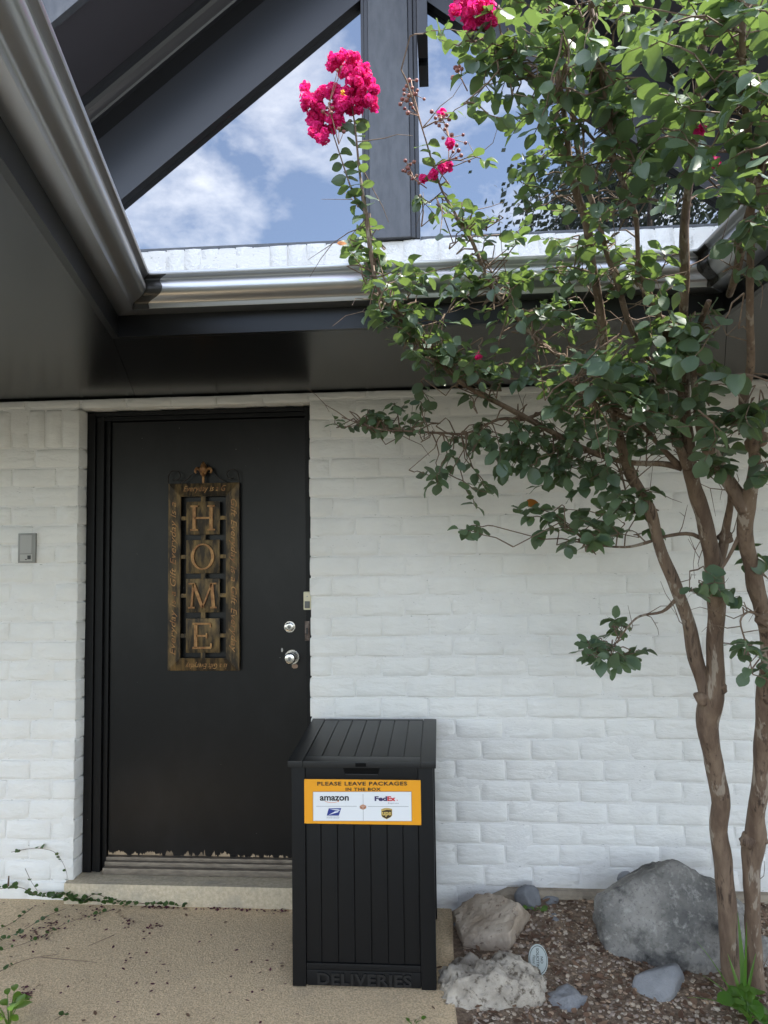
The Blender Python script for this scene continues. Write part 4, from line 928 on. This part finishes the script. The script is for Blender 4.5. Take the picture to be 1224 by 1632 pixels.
BL_ = [  # px, py, rx, ry, n, Y, size
 (592, 395, 45, 32, 26, -1.24, .047), (625, 440, 62, 28, 34, -1.2, .047), (600, 470, 45, 22, 16, -1.2, .046), (650, 500, 55, 28, 40, -1.15, .046), (690, 540, 62, 38, 55, -1.1, .048), (640, 545, 40, 25, 18, -1.1, .047), (755, 575, 70, 34, 56, -1.06, .05), (720, 595, 60, 25, 26, -1.03, .047), (810, 590, 50, 24, 22, -1.08, .05),
 (700, 320, 40, 32, 30, -1.33, .043), (755, 335, 40, 30, 24, -1.32, .045), (730, 375, 45, 22, 16, -1.3, .044), (715, 445, 65, 20, 24, -1.24, .043), (790, 430, 70, 28, 34, -1.26, .046), (850, 405, 50, 35, 24, -1.28, .048), (775, 475, 60, 22, 16, -1.22, .044), (850, 490, 55, 22, 20, -1.22, .046), (905, 505, 55, 28, 26, -1.22, .047), (820, 525, 50, 15, 8, -1.19, .042),
 (575, 678, 52, 20, 26, -.69, .048), (640, 668, 50, 26, 26, -.72, .048), (600, 690, 30, 14, 8, -.68, .048), (650, 640, 30, 14, 10, -.74, .045), (700, 650, 40, 20, 12, -.8, .047), (760, 640, 40, 20, 9, -.85, .046),
 (735, 725, 58, 30, 22, -.74, .05), (690, 775, 26, 24, 14, -.7, .05), (755, 775, 26, 16, 6, -.72, .05), (738, 850, 22, 14, 8, -.68, .046), (775, 800, 16, 22, 7, -.7, .046), (790, 700, 45, 35, 18, -.8, .05), (840, 720, 60, 40, 40, -.82, .055), (870, 690, 45, 20, 16, -.86, .052), (830, 760, 50, 25, 18, -.78, .052), (900, 740, 60, 40, 36, -.86, .056), (855, 820, 38, 22, 16, -.75, .055), (900, 850, 50, 25, 22, -.75, .058), (950, 830, 55, 35, 30, -.78, .058), (985, 780, 60, 40, 30, -.85, .058), (1010, 830, 38, 35, 20, -.78, .056), (930, 770, 50, 30, 22, -.84, .055),
 (900, 615, 55, 38, 34, -1.16, .056), (870, 575, 50, 30, 26, -1.14, .052), (960, 600, 60, 45, 44, -1.24, .062), (1020, 590, 55, 50, 40, -1.3, .064), (1000, 650, 60, 40, 30, -1.22, .064), (930, 665, 55, 35, 30, -1.1, .056), (1085, 525, 55, 38, 34, -1.38, .06), (1100, 580, 55, 40, 32, -1.32, .062), (1070, 640, 50, 40, 24, -1.26, .062), (1110, 660, 45, 30, 16, -1.2, .06), (960, 700, 60, 30, 30, -1.0, .055), (1030, 700, 50, 25, 14, -1.05, .055),
 (975, 1000, 28, 18, 12, -.71, .058), (960, 1035, 32, 22, 20, -.70, .058), (985, 1040, 25, 24, 12, -.71, .062), (935, 1040, 14, 14, 6, -.7, .046), (1017, 1045, 12, 12, 5, -.71, .066), (970, 1068, 16, 10, 5, -.7, .054),
 (1125, 945, 26, 14, 10, -.97, .058), (1168, 938, 22, 14, 8, -.98, .06), (1188, 1030, 16, 12, 6, -.95, .06), (1208, 1072, 16, 10, 6, -.96, .056), (1212, 905, 18, 22, 8, -1.0, .06), (1180, 655, 40, 22, 12, -1.28, .066), (1215, 665, 28, 28, 10, -1.3, .066), (1165, 730, 45, 26, 16, -1.2, .068), (1205, 750, 30, 20, 8, -1.2, .066), (1150, 690, 30, 20, 8, -1.25, .062), (1130, 740, 30, 18, 8, -1.1, .06), (1210, 440, 22, 22, 8, -1.5, .05),
 (1060, 420, 45, 25, 12, -1.35, .055), (975, 430, 55, 32, 22, -1.3, .05), (905, 445, 45, 30, 20, -1.27, .05), (1060, 465, 30, 16, 7, -1.35, .055), (940, 375, 55, 25, 20, -1.35, .05), (1000, 330, 70, 32, 34, -1.45, .06), (1080, 330, 50, 30, 18, -1.45, .058), (1180, 380, 25, 20, 6, -1.6, .06),
 (850, 340, 50, 36, 30, -1.38, .052), (880, 280, 60, 40, 44, -1.42, .055), (820, 255, 48, 30, 34, -1.42, .05), (775, 158, 32, 20, 16, -1.55, .05), (800, 160, 40, 26, 20, -1.55, .054), (720, 45, 35, 20, 14, -1.68, .05), (745, 65, 40, 18, 18, -1.66, .05), (770, 110, 55, 28, 26, -1.62, .056), (840, 200, 50, 36, 40, -1.52, .057), (860, 130, 60, 45, 60, -1.6, .062), (830, 60, 60, 45, 52, -1.68, .064), (900, 60, 60, 55, 66, -1.68, .066), (930, 160, 60, 55, 66, -1.6, .064), (940, 240, 60, 45, 50, -1.5, .062), (980, 40, 55, 50, 50, -1.72, .066), (1010, 130, 60, 50, 66, -1.66, .068), (1010, 220, 60, 50, 54, -1.58, .068), (1060, 60, 50, 45, 44, -1.72, .068), (1080, 170, 60, 55, 60, -1.68, .068), (1070, 260, 60, 40, 40, -1.58, .068), (1120, 90, 45, 50, 26, -1.74, .068), (1140, 220, 55, 60, 50, -1.7, .07), (1150, 300, 50, 40, 30, -1.66, .07), (1190, 150, 50, 70, 46, -1.82, .07), (1205, 60, 40, 50, 26, -1.86, .072), (1210, 250, 40, 50, 30, -1.78, .072), (1205, 330, 30, 30, 12, -1.7, .07), (1130, 20, 50, 30, 20, -1.78, .068), (1000, -20, 150, 30, 80, -1.78, .068), (800, -10, 80, 25, 30, -1.74, .066), (1180, -30, 70, 30, 40, -1.86, .07), (1260, 100, 40, 120, 50, -1.8, .07), (1260, 320, 40, 90, 36, -1.7, .07),
]
for b in BL_: blob(b[0], b[1], b[2], b[3], round(b[4]*(1.5 if b[1] > 360 else .86)), b[5], b[6]*(.96 if b[1] > 360 else .76))
along([(600, 450, -1.21), (590, 395, -1.24), (582, 340, -1.27), (575, 285, -1.3), (567, 225, -1.31), (563, 190, -1.32)], 15, .047)
along([(752, 393, -1.29), (728, 345, -1.31), (705, 305, -1.33), (690, 255, -1.34), (680, 225, -1.36)], 8, .04)
along([(540, 240, -1.31), (555, 290, -1.3), (570, 330, -1.28)], 6, .042)
twigs.tube([at(571, 330, -1.28), at(556, 290, -1.3), at(538, 235, -1.31), at(528, 205, -1.32)], [.003, .0026, .002, .0015], 5)
# bare twigs
for i in range(120):
    q = rnd.choice(LP[60:]); v = Vector((rnd.gauss(0, 1), rnd.gauss(0, .6), rnd.gauss(.1, .8))).normalized(); L_ = rnd.uniform(.08, .24); pts = [q]
    for k in range(4):
        v = (v+Vector((rnd.gauss(0, .3), rnd.gauss(0, .3), rnd.gauss(0, .3)))).normalized(); pts.append(pts[-1]+v*L_/4)
    twigs.tube(pts, [.0018, .0016, .0013, .001, .0007], 4, cap=False)
    if rnd.random() < .6: twigs.tube([pts[2], pts[2]+Vector((rnd.gauss(0, .04), rnd.gauss(0, .03), rnd.gauss(.02, .04)))], [.0012, .0006], 4, cap=False)
o = twigs.build('twigs', TWIG, tree); o['kind'] = 'stuff'
leaves.sort(key=lambda l_: -l_[1]/(l_[2]-CAM).dot(_f) + (9 if not (0 < 612+FPX*(l_[2]-CAM).dot(_r)/(l_[2]-CAM).dot(_f) < 1224 and 0 < 816-FPX*(l_[2]-CAM).dot(_u)/(l_[2]-CAM).dot(_f) < 1632) else 0))
for i, (mt_, s_, p) in enumerate(leaves[:299]):
    link('leaf', LME[i % len(LME)], tree, M=mt_)
fol = MB()
for i, (mt_, s_, p) in enumerate(leaves[299:]):
    l_ = LV[i % len(LV)]; fol.add([mt_@v for v in l_.v], l_.f)
o = fol.build('foliage', LEAF, tree, smooth='all'); o['kind'] = 'stuff'
for x, y, Y, s_ in ((846, 802, -.72, .05), (546, 388, -1.24, .03)):
    p = at(x-10, y, Y); mm = leaf_mesh(3, OLDLEAF).mesh('leaf', OLDLEAF, smooth='all'); ol = link('leaf', mm, tree, M=leaf_matrix(p, Vector((1, 0, .05)), Vector((0, -.8, .5)), s_)); ol['label'] = 'orange withered leaf'
# flowers
def petal_ball(m, c, r, n, size):
    for i in range(n):
        v = Vector((rnd.gauss(0, 1), rnd.gauss(0, 1), rnd.gauss(0, 1))).normalized(); p = c+v*r*(.55+.5*rnd.random()); t1 = v.orthogonal().normalized(); t1.rotate(Matrix.Rotation(rnd.random()*6.3, 3, v)); t2 = v.cross(t1); s_ = size*rnd.uniform(.6, 1.2)
        a = rnd.uniform(-.8, .8); t2 = t2*math.cos(a)+v*math.sin(a); K = 7
        ring = [p+(t1*math.cos(k/K*6.283)+t2*math.sin(k/K*6.283))*s_*(.75+.45*rnd.random())+v*rnd.uniform(-.35, .35)*s_ for k in range(K)]
        m.add([p-v*s_*.15]+ring, [(0, k+1, (k+1) % K+1) for k in range(K)])
def panicle(balls, Y, name='blossom', n0=34, size=.0068):
    m = MB()
    for x, y, r in balls:
        for k in range(max(1, int(r*r/20))):
            th = rnd.random()*6.28; q = math.sqrt(rnd.random())*1.05; c = at(x+r*q*math.cos(th), y+r*q*math.sin(th), Y+rnd.gauss(0, .025)); petal_ball(m, c, .013, n0, size)
    return m.build(name, PETAL, tree)
panicle([(552, 100, 18), (532, 102, 11), (575, 120, 20), (560, 132, 22), (590, 140, 14), (583, 165, 15), (555, 160, 20), (535, 150, 16), (535, 180, 14)], -1.33)
panicle([(500, 148, 17), (495, 165, 12), (508, 185, 15), (500, 200, 12), (512, 215, 11), (528, 205, 8)], -1.32)
panicle([(735, 8, 14), (752, 22, 18), (770, 12, 13), (762, 32, 14), (778, 30, 10), (742, -10, 18)], -1.74)
panicle([(706, 268, 8), (688, 275, 5), (674, 282, 6), (700, 182, 5), (718, 225, 5), (712, 262, 5)], -1.34)
panicle([(763, 562, 5)], -1.1); panicle([(1115, 203, 6)], -1.7); panicle([(1137, 260, 4)], -1.7)
def pods(pts, Y, stem):
    m = MB()
    for x, y in pts:
        c = at(x, y, Y+rnd.gauss(0, .012)); r = rnd.uniform(.0048, .0072); m.add([c+v*r for v in IV], IF)
        sx, sy = min(stem, key=lambda q: (q[0]-x)**2+(q[1]-y-6)**2); m.tube([c, at(sx, sy, Y)], [.0009, .0012], 4, cap=False, mi=1)
    m.tube([at(x, y, Y) for x, y in stem], .0016, 5, mi=1); m.build('seed_cluster', [POD, FSTALK], tree, smooth='all')
pods([(652, 128), (664, 128), (648, 137), (657, 140), (665, 144), (644, 150), (652, 152), (641, 158), (638, 166), (648, 160), (662, 150), (645, 173), (655, 166), (650, 180), (676, 158), (658, 172), (644, 143)], -1.37, [(676, 215), (668, 185), (659, 150), (655, 128)])
pods([(688, 178), (700, 180), (712, 183), (702, 190), (695, 196), (709, 206), (700, 200), (716, 190), (712, 200), (720, 215), (706, 220), (715, 228), (738, 215), (742, 228), (728, 232), (735, 248), (727, 252), (722, 242), (748, 257), (694, 188), (731, 240)], -1.35, [(700, 290), (715, 255), (716, 220), (704, 185)])
pods([(646, 256), (654, 262), (660, 258), (646, 273), (652, 276), (642, 272), (657, 285), (664, 280), (668, 292), (650, 268)], -1.33, [(680, 300), (660, 285), (650, 262)])
pods([(726, 108), (732, 106), (722, 124), (729, 112), (736, 110)], -1.6, [(745, 145), (735, 125), (728, 108)])
pods([(525, 165), (530, 172), (520, 172), (528, 180), (515, 178), (545, 108), (538, 112), (522, 185), (540, 205), (548, 210)], -1.36, [(540, 230), (530, 190), (524, 168)])
m = MB(); c = at(547, 150, -1.38)
for i in range(14): v = Vector((rnd.gauss(0, 1), -abs(rnd.gauss(0, 1)), rnd.gauss(0, 1))).normalized()*.011; m.tube([c, c+v], [.0008, .0015], 4)
m.build('stamens', YEL, tree)

# ------------------------------------------------------------------ vines and weeds
vn = thing('creeping_vine', 'creeping green vine trailing along the foot of the left wall', 'vine', atz(120, 1440, .04))
stems = MB(); vleaf = []
rnd = random.Random(5)
def onwalk(px, py, h=.006):
    p = atz(px, py, .03)
    for _ in range(3): p = atz(px, py, walk_z(min(p.y, -.036))+h)
    if p.y > -.038: p = at(px, py, -.038); p.z = max(p.z, walk_z(-.038)+.003)
    return p
def vine(pts, n, size, ground=True, r=.0016, Y=None):
    P = [((onwalk(x, y, .006+.008*rnd.random()) if ground else at(x, y, Y)), r) for x, y in pts]; p, rr = smooth_path(P, 5); stems.tube(p, [r*(1-.5*i/len(p)) for i in range(len(p))], 5)
    for k in range(n):
        i = rnd.randrange(1, len(p)); q = p[i]; th = rnd.random()*6.28; d = Vector((math.cos(th), math.sin(th)*.6-.2, .35)); vleaf.append(leaf_matrix(q, d, Vector((rnd.gauss(0, .3), -.4, 1)), size*rnd.uniform(.6, 1.2)))
vine([(-10, 1418), (30, 1414), (60, 1426), (100, 1432), (150, 1436), (200, 1441), (250, 1440), (290, 1444)], 70, .026)
vine([(80, 1428), (95, 1424), (120, 1430), (135, 1438)], 22, .026); vine([(130, 1440), (150, 1425), (180, 1434), (230, 1440)], 18, .024)
vine([(105, 1448), (70, 1462), (45, 1478), (10, 1495), (-15, 1508)], 20, .022); vine([(180, 1450), (110, 1470), (60, 1495), (20, 1510), (-10, 1516)], 14, .02)
vine([(52, 1446), (20, 1470), (-10, 1484)], 6, .018); vine([(182, 1490), (140, 1508)], 0, .02); vine([(60, 1525), (155, 1534)], 0, .02); vine([(0, 1548), (40, 1530), (95, 1520)], 3, .024); vine([(88, 1625), (110, 1612)], 2, .03)
vine([(18, 1358), (55, 1352), (85, 1357), (100, 1375), (107, 1396), (104, 1410)], 9, .024, False, .0013, -.02); vine([(40, 1384), (50, 1405), (60, 1420)], 2, .02, False, .0013, -.03)
vine([(13, 1412), (14, 1396)], 0, .02, False, .005, -.04)
stems.build('stem', TWIG, vn)
for i, mm_ in enumerate(vleaf):
    if i == 0: vl = [leaf_mesh(40+j, VINE, wd=.85).mesh('leaf', VINE, smooth='all') for j in range(5)]
    link('leaf', vl[i % 5], vn, M=mm_)
def weed(name, label, cat, px, py, z, n, size, h, mt, wd=.66):
    c = atz(px, py, z); t = thing(name, label, cat, c); ms = [leaf_mesh(80+j, mt, wd=wd).mesh('leaf', mt, smooth='all') for j in range(4)]; st_ = MB()
    for i in range(n):
        th = rnd.random()*6.28; top = c+Vector((math.cos(th)*rnd.uniform(.01, .05), math.sin(th)*rnd.uniform(.01, .05), h*rnd.uniform(.3, 1))); st_.tube([c, (c+top)/2+Vector((0, 0, .01)), top], [.0018, .0015, .001], 5)
        link('leaf', ms[i % 4], t, M=leaf_matrix(top, Vector((math.cos(th), math.sin(th), rnd.uniform(-.1, .6))), Vector((rnd.gauss(0, .3), -.3, 1)), size*rnd.uniform(.7, 1.2)))
    st_.build('stem', WEED, t); return t
weed('leafy_weed', 'bright green broad leaved weed in the bottom left corner', 'plant', 14, 1640, .01, 22, .045, .10, WEED)
weed('leafy_weed', 'lush green weed clump at the foot of the right tree trunk', 'plant', 1195, 1632, .03, 22, .055, .09, WEED, .95)
weed('leafy_weed', 'single green seedling on the mulch above the pitted rock', 'plant', 790, 1560, .06, 4, .02, .03, WEED)
weed('leafy_weed', 'pale green sprout next to the upright slate by the wall', 'plant', 853, 1452, .1, 5, .03, .015, WEED)
weed('leafy_weed', 'tiny weed at the bottom edge under the black box', 'plant', 658, 1640, .0, 5, .02, .02, WEED)
c = atz(1186, 1610, .03); gb = thing('grass_clump', 'long upright grass blades between the two tree trunks', 'grass', c)
for i, (tx, ty, wd) in enumerate(((1176, 1455, 9), (1183, 1500, 8), (1160, 1520, 6), (1120, 1555, 4), (1205, 1520, 6), (1150, 1560, 5), (1095, 1590, 6), (1190, 1470, 5), (1110, 1500, 2))):
    Y = -.60-.01*i; a = Vector((c.x+rnd.uniform(-.015, .015), c.y-.01, c.z-.005)); t = at(tx, ty, Y); md = (a+t)/2+Vector((rnd.uniform(-.01, .01), 0, .03)); m = MB(); vs = []
    for k in range(7):
        u = k/6; p = a*(1-u)**2+md*2*u*(1-u)+t*u*u; hw = wd*.0011*(1-u**2)+.0004; vs += [p+Vector((-hw, .002, 0)), p+Vector((0, -.001, 0)), p+Vector((hw, .002, 0))]
    m.add(vs, [(k*3+j, k*3+j+1, (k+1)*3+j+1, (k+1)*3+j) for k in range(6) for j in (0, 1)]); m.build('blade', WEED, gb, smooth='all')

# ------------------------------------------------------------------ live oak behind the camera, mirrored in the window
def oak(x, y, h, R_, seed, label):
    r = random.Random(seed); t = thing('oak_tree', label, 'tree', (x, y, -.06), 'oaks mirrored in the gable window'); m = MB()
    fork = Vector((x, y, h*.35)); m.tube([(x, y, -.1), (x+.1, y, h*.18), fork], [.42, .34, .28], 12, rough=.1)
    cl = []
    for i in range(16):
        th = i*2.4; el = r.uniform(.1, 1.3); e = Vector((x+R_*.8*math.cos(th)*math.cos(el), y+R_*.8*math.sin(th)*math.cos(el), h*.5+h*.42*math.sin(el)))
        md = fork.lerp(e, .5)+Vector((0, 0, .4)); m.tube([fork, md, e], [.15, .09, .03], 7, rough=.1); cl.append(e); cl.append(md)
    m.build('trunk', BARK, t, smooth='all'); q = MB()
    for i in range(24000):
        c = r.choice(cl); p = c+Vector((r.gauss(0, 1), r.gauss(0, 1), r.gauss(0, .8)))*R_*.155
        d = Vector((r.gauss(0, 1), r.gauss(0, 1), r.gauss(0, 1))).normalized(); s_ = r.uniform(.045, .10); a = d.orthogonal().normalized()*s_; b = d.cross(a)*.6
        q.add([p-a, p+b, p+a, p-b], [(0, 1, 2, 3)])
    o = q.build('crown', OAKL, t); o['kind'] = 'stuff'
oak(5.2, -12.5, 10.6, 3.9, 2, 'dark live oak mirrored in the right window pane')
